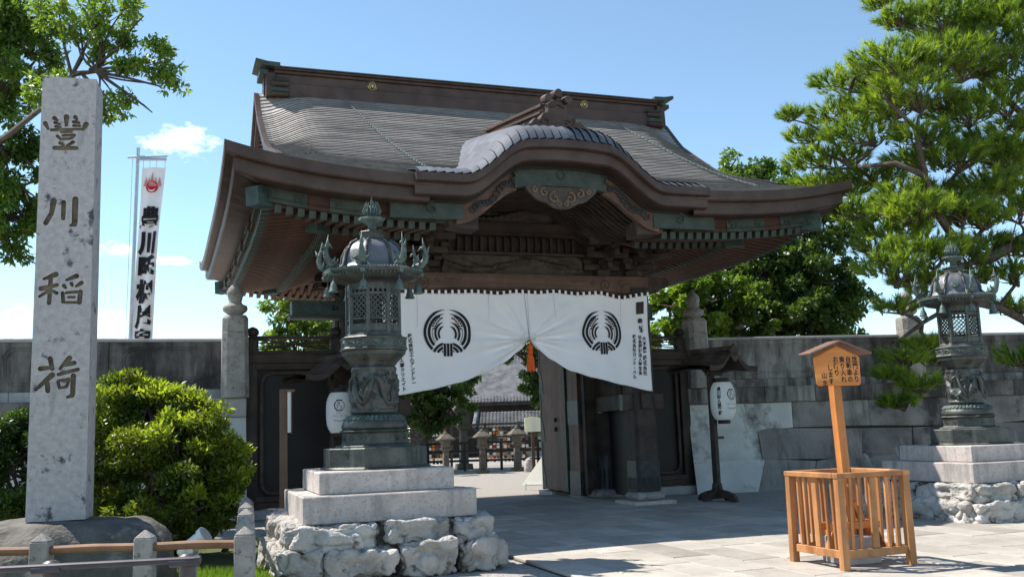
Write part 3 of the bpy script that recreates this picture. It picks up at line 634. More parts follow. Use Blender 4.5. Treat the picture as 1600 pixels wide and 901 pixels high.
# --- posts and frame of the gate
for s in (-1, 1):
    for b in (-2.0, 2.0):
        t = MB(); c = .06; w = .235
        oct_ = [(-w + c, -w), (w - c, -w), (w, -w + c), (w, w - c), (w - c, w), (-w + c, w), (-w, w - c), (-w, -w + c)]
        t.prism(oct_, lambda x, y: (s * 2.42 + x, b + y, .24), lambda x, y: (s * 2.42 + x * .88, b + y * .88, 4.0)); o = t.build('column', 'dark_wood', gate, bevel=.006, fix=True)
        m = MB(); w2 = w + .008; o2 = [(x * w2 / w, y * w2 / w) for x, y in oct_]
        m.prism(o2, lambda x, y: (s * 2.42 + x, b + y, .26), lambda x, y: (s * 2.42 + x, b + y, .80)); 
        for k in range(9): m.bx(s * 2.42 - .2 + k * .045, s * 2.42 - .18 + k * .045, b - w2 - .012, b - w2, .28, .5); m.bx(s * 2.42 - w2 - .012, s * 2.42 - w2, b - .2 + k * .045, b - .18 + k * .045, .28, .5)
        m.build('column_shoe', 'iron', o, fix=True)
        m = MB(); m.lathe([(.26, .08), (.36, .10), (.40, .14), (.40, .19), (.33, .23), (.27, .26)], 4, (s * 2.42, b, 0), PI / 4); m.build('column_base', 'granite_post', o, bevel=.02)
        m = MB(); m.bx(s * 2.42 - .42, s * 2.42 + .42, b - .42, b + .42, -.01, .085); m.build('base_slab', 'plinth_stone', o, bevel=.01)
    t = MB().lathe([(.30, .10), (.27, .25), (.255, 2.5), (.24, 4.2)], 20, (s * 2.6, 0, 0)); o = t.build('main_pillar', 'dark_wood', gate, smooth=True)
    m = MB().lathe([(.283, .2), (.283, .85)], 20, (s * 2.6, 0, 0)); 
    for k in range(20): q = 2 * PI * k / 20; m.box((s * 2.6 + .287 * math.cos(q), .287 * math.sin(q), .42), (.02, .02, .4))
    m.build('pillar_shoe', 'iron', o)
    m = MB().lathe([(.32, -.01), (.42, .04), (.44, .10), (.40, .17), (.30, .20)], 20, (s * 2.6, 0, 0)); m.build('pillar_base', 'granite_post', o, smooth=True)
    # tie beams from main pillar to columns with iron sleeve
    for sb in (-1, 1):
        m = MB(); m.bx(s * 2.42 - .11, s * 2.42 + .11, *sorted((sb * .2, sb * 2.30)), 1.74, 2.03); o = m.build('tie_beam', 'dark_wood', gate, bevel=.01)
        m = MB(); m.bx(s * 2.42 - .30, s * 2.42 + .42, *sorted((sb * 1.86, sb * 2.14)), 1.735, 2.025); m.build('tie_beam_end', 'dark_wood_h', o, bevel=.01)
        m = MB(); m.bx(s * 2.42 - .118, s * 2.42 + .118, *sorted((sb * 1.35, sb * 1.76)), 1.732, 2.038); m.build('iron_sleeve', 'iron', o)
        m = MB(); m.bx(s * 2.42 - .10, s * 2.42 + .10, *sorted((sb * .2, sb * 2.0)), 3.3, 3.55); m.bx(s * 2.42 - .10, s * 2.42 + .10, *sorted((sb * .2, sb * 2.0)), 3.9, 4.2); m.build('upper_tie', 'dark_wood', gate)
        m = MB(); m.bx(s * 2.60 - .02, s * 2.60 + .02, *sorted((sb * .26, sb * 1.8)), .1, 1.74); m.build('side_panel', 'black_lacquer', gate)
    m = MB(); m.bx(*sorted((s * 2.12, s * 2.36)), -.09, .10, .1, 3.6)
    for k in range(28): m.bx(*sorted((s * 2.115, s * 2.365)), -.097, -.088, .4 + k * .11, .46 + k * .11)
    m.build('jamb_panel', 'dark_wood', gate)
    m = MB(); m.bx(*sorted((s * 2.06, s * 2.30)), .12, .66, .06, 3.6); o = m.build('door_jamb', 'brown_wood', gate, bevel=.01)
    m = MB(); m.bx(*sorted((s * 2.052, s * 2.31)), .112, .668, .06, .55); m.build('jamb_shoe', 'iron', o); m = MB(); m.bx(*sorted((s * 2.052, s * 2.31)), .112, .668, 1.5, 2.0); m.build('jamb_band', 'iron', o)
    m = MB(); m.bx(*sorted((s * 2.06, s * 2.5)), .05, .75, -.01, .06); m.build('jamb_stone', 'granite_post', o, bevel=.01)
    dr = MB(); dr.bx(*sorted((s * 2.04, s * 2.12)), .74, 2.2, .12, 3.55); dr = dr.build('door', 'brown_wood', gate, bevel=.008)
    m = MB()
    for y0, y1 in ((.735, .80), (2.14, 2.205)): m.bx(*sorted((s * 2.03, s * 2.13)), y0, y1, .11, 3.56)
    for z in (.12, 1.15, 2.2, 3.2):
        for y0, sg in ((.8, 1), (2.14, -1)): m.prism([(y0, z), (y0 + sg * .22, z), (y0 + sg * .12, z + .12), (y0 + sg * .16, z + .22), (y0, z + .55)], lambda y, zz: (s * 2.031, y, zz), lambda y, zz: (s * 2.045, y, zz))
    m.build('door_plate', 'green_copper', dr)
    m = MB()
    for z in (1.42, 1.62): m.lathe([(.05, 0), (.045, .03), (.02, .05)], 12, (0, 0, 0)); 
    m.v = [(s * 2.035 - s * v[2], 1.3 + v[0], (1.42 if i < 36 else 1.62) + v[1]) for i, v in enumerate(m.v)]; m.build('door_stud', 'iron', dr)
    # wing with dark panel
    for k, (x0, x1) in enumerate(((2.80, 2.96), (4.36, 4.56))):
        m = MB(); m.bx(*sorted((s * x0, s * x1)), -.09, .09, .16, 3.0 if k else 2.8); m.build('wing_post', 'dark_wood', gate, bevel=.008)
    m = MB(); m.bx(*sorted((s * 2.75, s * 4.60)), -.12, .12, 2.80, 2.97); m.bx(*sorted((s * 2.9, s * 4.4)), -.10, .1, 2.68, 2.80); m.build('wing_beam', 'dark_wood_h', gate, bevel=.01)
    m = MB(); m.bx(*sorted((s * 2.9, s * 4.4)), -.1, .1, .30, .40); m.bx(*sorted((s * 2.9, s * 4.4)), -.08, .1, .18, .30); m.build('wing_rail', 'dark_wood_h', gate, bevel=.008)
    m = MB(); m.bx(*sorted((s * 2.9, s * 4.4)), .0, .03, .3, 2.7); m.build('wing_panel', 'black_lacquer', gate)
    m = MB(); x0, x1, z0, z1, k = 3.02, 4.28, .45, 2.62, .16
    pts = [(x0 + k, z0), (x1 - k, z0), (x1 - .3 * k, z0 + .3 * k), (x1, z0 + k), (x1, z1 - k), (x1 - .3 * k, z1 - .3 * k), (x1 - k, z1), (x0 + k, z1), (x0 + .3 * k, z1 - .3 * k), (x0, z1 - k), (x0, z0 + k), (x0 + .3 * k, z0 + .3 * k), (x0 + k, z0)]
    for i in range(len(pts) - 1): m.bar((s * pts[i][0], -.045, pts[i][1]), (s * pts[i + 1][0], -.045, pts[i + 1][1]), .07, .06, up=(0, 1, 0))
    m.build('panel_frame', 'dark_wood_h', gate, bevel=.01)
    m = MB(); m.bx(*sorted((s * 2.75, s * 4.62)), -.16, .16, -.01, .165); m.build('wing_sill', 'granite', gate, bevel=.012)
    # balustrade over the wing
    for k, x in enumerate((4.44, 2.92)):
        m = MB(); m.bx(s * x - .10, s * x + .10, -.08, .08, 2.972, 3.26); m.bx(s * x - .08, s * x + .08, -.07, .07, 3.26, 3.30); m.lathe([(.06, 3.30), (.11, 3.34), (.115, 3.40), (.08, 3.45), (.02, 3.48)], 14, (s * x, 0, 0)); m.build('rail_post', 'dark_wood', gate, bevel=.012)
    m = MB(); m.bx(*sorted((s * 2.9, s * 4.4)), -.04, .04, 3.25, 3.31); m.bx(*sorted((s * 2.9, s * 4.4)), -.05, .05, 2.972, 3.04)
    for sg in (1, -1):
        m.tube([(s * (2.95 + 1.42 * q), sg * .012, 3.15 + sg * .085 * math.cos(PI * q)) for q in np.linspace(0, 1, 14)], .016, 6)
        m.tube([(s * (2.95 + 1.42 * q), sg * .012, 3.15 + sg * .035 * math.cos(PI * q)) for q in np.linspace(0, 1, 14)], .012, 6)
    m.build('balustrade', 'dark_wood_h', gate)
    # copper clad beam box
    m = MB(); m.bx(*sorted((s * 2.62, s * 3.75)), -.17, .17, 3.68, 3.96); o = m.build('copper_box', 'teal_copper', gate, bevel=.01)
    m = MB(); m.bx(*sorted((s * 2.62, s * 3.79)), -.19, .19, 3.63, 3.68); m.bx(*sorted((s * 3.60, s * 3.64)), -.176, .176, 3.685, 3.955); m.build('box_trim', 'green_copper', o)
    m = MB(); x = s * 2.95
    for q in range(4): w = PI / 4 + q * PI / 2; m.tube([(x, -.176, 3.82), (x + .07 * math.cos(w), -.178, 3.82 + .05 * math.sin(w))], [.012, .025], 6)
    m.build('box_flower', 'iron', o)
# great beams
for b in (-2.0, 2.0):
    m = MB(); rows = []
    for i in range(41):
        a = -2.62 + 5.24 * i / 40; lo = 3.87 + .05 * max(0, 1 - ((abs(a)) / 2.2) ** 2); rows.append([(a, b - .17, lo + .04), (a, b - .17, 4.21), (a, b + .17, 4.21), (a, b + .17, lo + .04), (a, b + .12, lo), (a, b - .12, lo), (a, b - .17, lo + .04)])
    m.sweep([0] * 7, rows); beam = m.build('great_beam', 'beam_wood', gate)
    if b > 0: continue
    m = MB()
    for s in (-1, 1):
        m.tube([(s * (1.75 + .12 * w / 11 * math.cos(w)), -2.175, 4.04 + .12 * w / 11 * math.sin(w)) for w in np.linspace(1, 11, 34)], .010, 5)
        m.tube([(s * (2.02 + .06 * w / 8 * math.cos(w)), -2.175, 4.08 + .06 * w / 8 * math.sin(w)) for w in np.linspace(1, 8, 20)], .008, 5)
        m.tube([(s * (1.48 + .055 * w / 8 * math.cos(w)), -2.175, 4.08 + .055 * w / 8 * math.sin(w)) for w in np.linspace(1, 8, 20)], .008, 5)
        m.tube([(s * (1.35 - .3 * q), -2.175, 4.10 + .02 * math.sin(14 * q)) for q in np.linspace(0, 1, 14)], .007, 5)
        m.tube([(s * (2.05 + .2 * q), -2.175, 3.98 + .10 * math.sin(2.5 * q)) for q in np.linspace(0, 1, 10)], .009, 5)
    m.build('beam_scroll', 'carving_wood', beam)
    for s in (-1, 1):
        m = MB(); pr = [(0, .34), (.16, .34), (.30, .30), (.42, .32), (.50, .25), (.49, .16), (.42, .12), (.36, .14), (.31, .07), (.24, .03), (.18, .06), (.12, -.01), (0, -.02)]
        m.prism(pr, lambda x, z: (s * (2.60 + x), -2.12, 3.90 + z), lambda x, z: (s * (2.60 + x), -1.88, 3.90 + z)); m.tube([(s * (2.80 + .09 * w / 9 * math.cos(w)), -2.13, 4.08 + .09 * w / 9 * math.sin(w)) for w in np.linspace(1, 9, 24)], .011, 5)
        m.build('beam_nosing', 'dark_wood_h', beam, bevel=.012, fix=True)
m = MB(); m.bx(-2.1, 2.1, -.12, .12, 3.56, 3.86); m.build('lintel', 'dark_wood_h', gate, bevel=.01)
m = MB(); m.bx(-2.5, 2.5, -.05, .05, 3.9, 5.0); m.build('lintel_wall', 'dark_wood_h', gate)
# side beams
for s in (-1, 1):
    m = MB(); m.bx(*sorted((s * 2.28, s * 2.56)), -1.82, 1.82, 3.9, 4.21); m.build('side_beam', 'dark_wood_h', gate, bevel=.01)
    m = MB(); m.bx(*sorted((s * 2.40, s * 2.45)), -1.9, 1.9, 4.21, 5.05); m.build('side_wall_board', 'dark_wood_h', gate)
m = MB(); m.bx(-2.5, 2.5, -1.92, -1.88, 4.21, 5.3); m.bx(-2.5, 2.5, 1.88, 1.92, 4.21, 5.1); m.build('frieze_board', 'dark_wood_h', gate)
m = MB(); m.bx(-3.3, 3.3, -1.9, 3.0, 5.05, 5.09); m.build('ceiling', 'soffit_wood', gate)
# carved frieze: relief of waves and a dragon body
def relief(x, z):
    v = mnoise.fractal((x * 3.4, z * 5, 1.7), .8, 2.1, 4) * .5 + .5 * math.sin(7 * x + 3 * math.sin(11 * z + 2 * x)) * math.sin(16 * z + 2 * x)
    body = math.exp(-((z - .17 - .09 * math.sin(3.1 * x + .6)) / .055) ** 2)
    return -.06 * v - .10 * body * (1 + .25 * math.sin(60 * x))
m = MB().grid(lambda u, v: (-1.35 + 2.7 * u, -2.0 + relief(-1.35 + 2.7 * u, .36 * v), 4.22 + .36 * v), 150, 26); m.build('carved_frieze', 'carving_wood', gate, smooth=True)
m = MB(); m.bx(-1.4, 1.4, -2.06, -1.93, 4.585, 4.635); m.build('frieze_rail', 'dark_wood_h', gate, bevel=.008)
for i in range(17):
    x = -1.2 + i * .15; m = MB(); m.bx(x - (.02 if i % 4 else .032), x + (.02 if i % 4 else .032), -2.02, -1.94, 4.635, 4.93); m.build('transom_bar', 'dark_wood', gate, bevel=.008)
m = MB(); rows = []
for i in range(33):
    a = -1.75 + 3.5 * i / 32; k = .07 * (abs(a) / 1.75) ** 3; rows.append([(a, -2.16, 4.92 - k), (a, -2.16, 5.16), (a, -1.95, 5.16), (a, -1.95, 4.92 - k), (a, -2.16, 4.92 - k)])
m.sweep([0] * 5, rows); m.tube([(-1.45 + 2.9 * q, -2.165, 4.965) for q in (0, .25, .5, .75, 1)], .008, 5)
for s in (-1, 1): m.tube([(s * (1.45 + .10 * w / 9 * math.cos(w)), -2.165, 5.06 + .08 * w / 9 * math.sin(w)) for w in np.linspace(1, 9, 24)], .010, 5)
m.build('rainbow_beam', 'dark_wood_h', gate)
m = MB().grid(lambda u, v: (-1.15 + 2.3 * u, -2.10 + 1.6 * relief(2 - 2.2 * u, .40 * v), 5.16 + .40 * v * max(.05, 1 - abs(2 * u - 1) ** 2)), 100, 20); m.build('carved_arch_panel', 'carving_wood', gate, smooth=True)
# bracket sets
def bracket(a, b, da, db, corner=False):
    m = MB(); M_ = Matrix(((-db, da, 0), (da, db, 0), (0, 0, 1))) if not corner else Matrix.Rotation(math.atan2(db, da) - PI / 2, 3, 'Z')
    def bx(x, y, z, w, d, h): 
        c = M_ @ Vector((x, y, 0)); m.box((a + c.x, b + c.y, z), (w, d, h), M_)
    bx(0, 0, 4.28, .26, .26, .13)
    for k in range(3):
        y = .30 * k; z = 4.39 + .19 * k; L = .72 + .12 * k
        bx(0, .15 + y * .5, z, .10, .55 + y * 1.1, .12)
        bx(0, y, z + .01, L, .10, .12)
        for q in (-1, 0, 1): bx(q * L * .43, y, z + .105, .15, .15, .085)
        bx(0, y + .32, z + .105, .15, .15, .085)
    return m.build('bracket_set', 'dark_wood_h', gate, bevel=.012)
for a in (-1.75, 1.75): bracket(a, -2.0, 0, -1)
for s in (-1, 1):
    for b in (-1.1, 0, 1.1): bracket(s * 2.42, b, s, 0)
    bracket(s * 2.42, -2.0, s * .707, -.707, True); bracket(s * 2.42, 2.0, s * .707, .707, True)
    m = MB(); m.bx(*sorted((s * 1.85, s * 3.30)), -2.78, -2.64, 4.93, 5.07); m.build('purlin', 'dark_wood_h', gate, bevel=.01)
    m = MB(); m.bx(*sorted((s * 3.05, s * 3.19)), -2.9, 2.9, 4.93, 5.07); m.build('side_purlin', 'dark_wood_h', gate, bevel=.01)
# white prayer slip and name board on the pillar
m = MB(); m.bx(2.33, 2.41, -.31, -.305, 1.72, 2.0); o = m.build('paper_slip', 'paper', gate)
m = MB(); vtext(m, '山豊大吉', 2.37, 1.985, .055, lambda x, z: (x, -.308, z), .02, 1.15); m.build('slip_lettering', 'ink', o)

# ================================================================== curtain
NB = -2.37
def interp(x, pts):
    if x <= pts[0][0]: return pts[0][1]
    for (x0, y0), (x1, y1) in zip(pts, pts[1:]):
        if x <= x1: q = (x - x0) / (x1 - x0); q = q * q * (3 - 2 * q) * .35 + q * .65; return y0 + (y1 - y0) * q
    return pts[-1][1]
PB = [(-2.237,-2.370,2.079), (-1.738,-2.370,2.155), (-1.169,-2.370,2.276), (-0.702,-2.370,2.435), (-0.343,-2.370,2.620), (-0.074,-2.370,2.821), (0.102,-2.370,3.013), (0.229,-2.370,2.842), (0.465,-2.370,2.647), (0.862,-2.370,2.438), (1.231,-2.370,2.318), (1.859,-2.370,2.181), (2.450,-2.370,2.060)]
PT = [(-1.927,-2.370,3.819), (-1.473,-2.370,3.814), (-0.893,-2.370,3.834), (-0.422,-2.370,3.807), (-0.108,-2.370,3.846), (0.305,-2.370,3.829), (0.627,-2.370,3.856), (1.051,-2.370,3.816), (1.497,-2.370,3.845), (1.945,-2.370,3.756), (2.450,-2.370,3.835)]
bot = [(-2.52, PB[0][2] - .06)] + [(p[0], p[2]) for p in PB]; top = [(-2.52, PT[0][2])] + [(p[0], p[2]) for p in PT]
AL, AR = -2.52, PB[-1][0] + .04; TIE = PB[6]
def fold(a, z):
    da, dz = a - TIE[0], z - TIE[2]; r_ = math.hypot(da, dz); th = math.atan2(dz, da)
    f = .05 * math.exp(-r_ / .5) * math.sin(13 * th + .8) * (.25 if dz > 0 and abs(th - PI / 2) < .5 else 1) + .055 * math.exp(-r_ / 1.0) * math.sin(17 * th) * (.3 if abs(th - PI / 2) < .5 else 1) * min(1, r_ * 3)
    f += .03 * math.sin(2.2 * a + .9 * z) + .014 * math.sin(5.1 * a - 1.4 * z + 1) + .009 * math.sin(13 * a + 3 * math.sin(2 * z)) + .006 * math.sin(29 * a + z) * max(0, z - 3.3)
    hang = max(0, (3.86 - z) / 1.8); f += -.07 * hang * math.sin(1.3 * a + .4) - .05 * hang
    edge = min(1, max(0, (interp(a, top) - z) * 4)); return f * (.15 + .85 * edge)
def NS(a, z, off=0): return (a, NB + fold(a, z) - off, z)
cur = thing('noren_curtain', 'wide white gate curtain with two black rice crests, drawn up at the middle', 'curtain', (GX, GY, 0), YAW)
def half(a0, a1, nm):
    m = MB()
    def S(u, v):
        a = a0 + (a1 - a0) * u; zt, zb = interp(a, top), interp(a, bot); return NS(a + .10 * (1 if a1 > 1 else -1) * v * (u if a1 > 1 else (1 - u)) * 0, zt + (zb - zt) * v)
    m.grid(S, 84, 64); o = m.build(nm, 'cloth', cur, smooth=True)
    md = o.modifiers.new('solid', 'SOLIDIFY'); md.thickness = .003; md.offset = 0; return o
hl = half(AL, TIE[0], 'curtain_half'); hr_ = half(TIE[0], AR, 'curtain_half')
def seam(fn, nm): pass
m = MB(); m.tube([NS(TIE[0] - .055 * (1 - q), 3.86 + (TIE[2] - 3.86) * q, .006) for q in np.linspace(0, 1, 24)], .004, 4); m.build('seam', 'ink_faded', cur)
for a in (-1.92, -.62, .60, 1.93):
    m = MB(); m.tube([NS(a, 3.82 - (1.2 if abs(a) > 1 else .9) * q * .5, .005) for q in np.linspace(0, 1, 16)], .002, 4); m.build('seam', 'ink_faded', cur)
m = MB(); m.tube([(a, NB - .01, interp(a, top) + .02) for a in np.linspace(AL, AR, 70)], .024, 6); m.build('hanging_cord', 'ink', cur)
x = AL + .05
lm = MB().box((0, 0, 0), (.038, .066, .07)).mesh('hanging_loop', 'cloth')
while x < AR: link('hanging_loop', lm, cur, (x, NB - .01, interp(x, top) + .014)); x += .118
# rice crest
def crest(ca, cz, R, Rz, par):
    m = MB(); DEC = .016
    def T(x, y): return NS(ca + x * R, cz + y * Rz, DEC)
    def arc(rc, w, d0, d1, cx=0, cy=0, n_=30, taper=(0, 1)):
        for s in (-1, 1):
            rows = []
            for i in range(n_ + 1):
                q = i / n_; d = math.radians(d0 + (d1 - d0) * q); ww = w * min(1, .12 + (q / .28 if taper[0] == 0 else 1)); 
                rows.append([T(s * (cx + (rc - ww / 2) * math.cos(d)), cy + (rc - ww / 2) * math.sin(d)), T(s * (cx + (rc + ww / 2) * math.cos(d)), cy + (rc + ww / 2) * math.sin(d))])
            m.sweep([0, 0], rows)
    arc(.935, .115, 84, -47); arc(.765, .115, 81, -43); arc(.485, .085, 74, -35, .02, -.05); arc(.345, .085, 70, -30, .02, -.07)
    for s in (-1, 1):
        m.sweep([0, 0], [[T(s * .63 * math.cos(math.radians(d)) + s * -.008, .63 * math.sin(math.radians(d)) - .03), T(s * .645 * math.cos(math.radians(d)), .645 * math.sin(math.radians(d)) - .03)] for d in np.linspace(18, -38, 14)])
        gq = [(.55, .16), (.49, .26), (.60, .27), (.44, .36), (.55, .37), (.37, .45), (.48, .47), (.30, .53), (.41, .56), (.22, .58), (.33, .63)]
        for i, (x_, y_) in enumerate(gq):
            rx, ry = (.052, .034); an = math.radians(140 if i else 110)
            pts = [T(s * (x_ + rx * math.cos(q) * math.cos(an) - ry * math.sin(q) * math.sin(an)), y_ + rx * math.cos(q) * math.sin(an) + ry * math.sin(q) * math.cos(an)) for q in np.linspace(0, 2 * PI, 10, endpoint=False)]
            m.add(pts, [tuple(range(10))])
        for rr, e0, e1 in ((.60, 60, 14), (.455, 60, 22), (.31, 60, 40)):      # bands of the sheaf tie
            rows = []
            for d in np.linspace(math.radians(72), math.radians(e1 + 6), 14):
                p = []
                for rad in (rr - .052, rr + .052):
                    X_, Y_ = rad * 1.05 * math.cos(d) + .0, -1.04 + rad * math.sin(d); k = math.hypot(X_, Y_)
                    if k > .985: X_, Y_ = X_ * .985 / k, Y_ * .985 / k
                    p.append(T(s * max(X_, .21), Y_))
                rows.append(p)
            m.sweep([0, 0], rows)
    for x_ in (-.135, 0, .135): m.sweep([0, 0], [[T(x_ - .05, y_), T(x_ + .05, y_)] for y_ in np.linspace(-.985, -.46, 6)])
    return m.build('rice_crest', 'ink', par)
CL, CRt = (-1.387,-2.370,3.137), (1.513,-2.370,3.139)
crest(CL[0], CL[2], .43, .42, hl); crest(CRt[0], CRt[2], .40, .41, hr_)
m = MB()
t0 = (-2.064,-2.370,3.082); t1 = (-1.989,-2.370,2.365)
vtext(m, '株式会社エムアンドシー', t0[0], t0[2] + .03, .079, lambda x, z: NS(x, z, .014), .03, 1.0, 1, .085)
t0 = (-2.209,-2.370,3.016)
vtext(m, '人事クリエイト', t0[0], t0[2] - .32, .079, lambda x, z: NS(x, z, .014), .03, 1.0, 1, .085)
m.build('lettering', 'ink', hl)
m = MB()
for s_, px_, sz, sh in (('株式会社ロンド・ベル', (991.5, 523), .082, -.07), ('社会福祉法人寿宝会', (1000, 523), .082, -.05), ('大木産業株式会社', (1006.5, 526), .09, -.03)):
    p = {991.5: (2.190,-2.370,3.105), 1000: (2.301,-2.370,3.093), 1006.5: (2.385,-2.370,3.069)}[px_[0]]
    vtext(m, s_, p[0], p[2], sz, lambda x, z: NS(x, z, .014), .03, 1.0, .9, sh)
p = (2.331,-2.370,3.390); vtext(m, '奉納', p[0], p[2] + .02, .13, lambda x, z: NS(x, z, .014), .05, 1.05, .8, .1); m.build('lettering', 'ink', hr_)
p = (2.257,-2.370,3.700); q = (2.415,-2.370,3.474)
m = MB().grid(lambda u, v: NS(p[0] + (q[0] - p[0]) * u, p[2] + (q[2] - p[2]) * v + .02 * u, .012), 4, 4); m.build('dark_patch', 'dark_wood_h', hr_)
# tassel
tz = TIE[2]
t = thing('tassel', 'orange silk tassel hanging from the tie of the white curtain', 'tassel', gw(TIE[0], NB - .06, 0), YAW)
m = MB().tube([(0, 0, tz), (0, 0, tz - .12)], .014, 8); m.build('cord', 'orange_silk', t)
m = MB().lathe([(.02, -.10), (.05, -.13), (.055, -.16), (.03, -.19), (.05, -.22), (.052, -.25), (.03, -.27)][::-1], 14, (0, 0, tz)); 
for q in range(4): w = q * PI / 2 + .6; m.tube([(0, 0, tz - .19), (.06 * math.cos(w), .06 * math.sin(w), tz - .16), (.05 * math.cos(w), .05 * math.sin(w), tz - .22), (0, 0, tz - .2)], .014, 6)
m.build('knot', 'orange_silk', t, smooth=True)
m = MB()
for k in range(26): w = 2 * PI * k / 26; m.tube([(.03 * math.cos(w), .03 * math.sin(w), tz - .27), (.055 * math.cos(w), .055 * math.sin(w), tz - .36), (.062 * math.cos(w), .062 * math.sin(w), tz - .56 - .02 * random.random())], .011, 5)
m.build('fringe', 'orange_silk', t)

# ================================================================== bronze lanterns on rock plinths
def rock_mesh(sx_, sy_, sz_, seed, flat=.0, n_=8):
    bm = bmesh.new(); bmesh.ops.create_cube(bm, size=2); bmesh.ops.subdivide_edges(bm, edges=bm.edges[:], cuts=22, use_grid_fill=True)
    r = random.Random(seed); o = Vector((r.uniform(0, 50), r.uniform(0, 50), r.uniform(0, 50)))
    for v in bm.verts:
        p = v.co.copy(); q = Vector([math.copysign(abs(c) ** .8, c) for c in p]); k = (abs(q.x) ** n_ + abs(q.y) ** n_ + abs(q.z) ** n_) ** (1 / n_); q = q / k if k > 0 else q
        w = Vector((q.x * sx_, q.y * sy_, q.z * sz_)); d = mnoise.fractal(w * 2.2 + o, .9, 2.0, 3) * .07 - (1 - min(1, abs(mnoise.noise(w * 5 + o)) * 3.2)) ** 2 * .055 - (1 - min(1, abs(mnoise.noise(w * 9 + o)) * 4)) ** 2 * .014 + mnoise.fractal(w * 15 + o, .8, 2.1, 3) * .008 + .02 * math.sin(30 * w.z + 6 * mnoise.noise(w * 2 + o)) * max(0, mnoise.noise(o * .7 + w * .8)) 
        v.co = w + q.normalized() * d
    me = bpy.data.meshes.new('rock'); bm.to_mesh(me); bm.free(); me.materials.append(MATS['rock']); me.polygons.foreach_set('use_smooth', [True] * len(me.polygons)); return me
def rock_plinth(c, rz, label, seed, H=.56):
    t = thing('rock_plinth', label, 'plinth', (c[0], c[1], 0), rz, 'rock plinths under the bronze lanterns'); r = random.Random(seed)
    Rr = 1.12; k = 0
    for side in range(4):
        M_ = Matrix.Rotation(side * PI / 2, 3, 'Z')
        for row, (zc, hh, ins) in enumerate(((.15, .17, 0), (.42, .135, .10))):
            x = -Rr + (.02 if row else -.1) ; end = Rr - .15
            while x < end:
                w = r.uniform(.42, .85) if row == 0 else r.uniform(.75, 1.2); 
                if end - (x + w) < .3: w = end - x + .12
                h2 = hh * r.uniform(.9, 1.12); me = rock_mesh(w / 2 - .012, .24, h2, seed * 100 + k); p = M_ @ Vector((x + w / 2, -(Rr - .12 - ins) + r.uniform(-.03, .03), 0))
                o = link('rock', me, t, (p.x, p.y, zc + r.uniform(-.015, .015))); o.rotation_euler = (r.uniform(-.06, .06), r.uniform(-.05, .05), side * PI / 2 + r.uniform(-.07, .07)); x += w; k += 1
    m = MB(); m.bx(-.95, .95, -.95, .95, 0, .5); m.build('rock_fill', 'boulder', t)
    for half_, z0, z1 in ((.93, .545, .83), (.735, .832, 1.065)):
        n_ = 2 if half_ > .9 else 1
        m = MB(); m.bx(-half_, half_, -half_, half_, z0, z1); m.build('plinth_step', 'plinth_stone', t, bevel=.012)
    return t
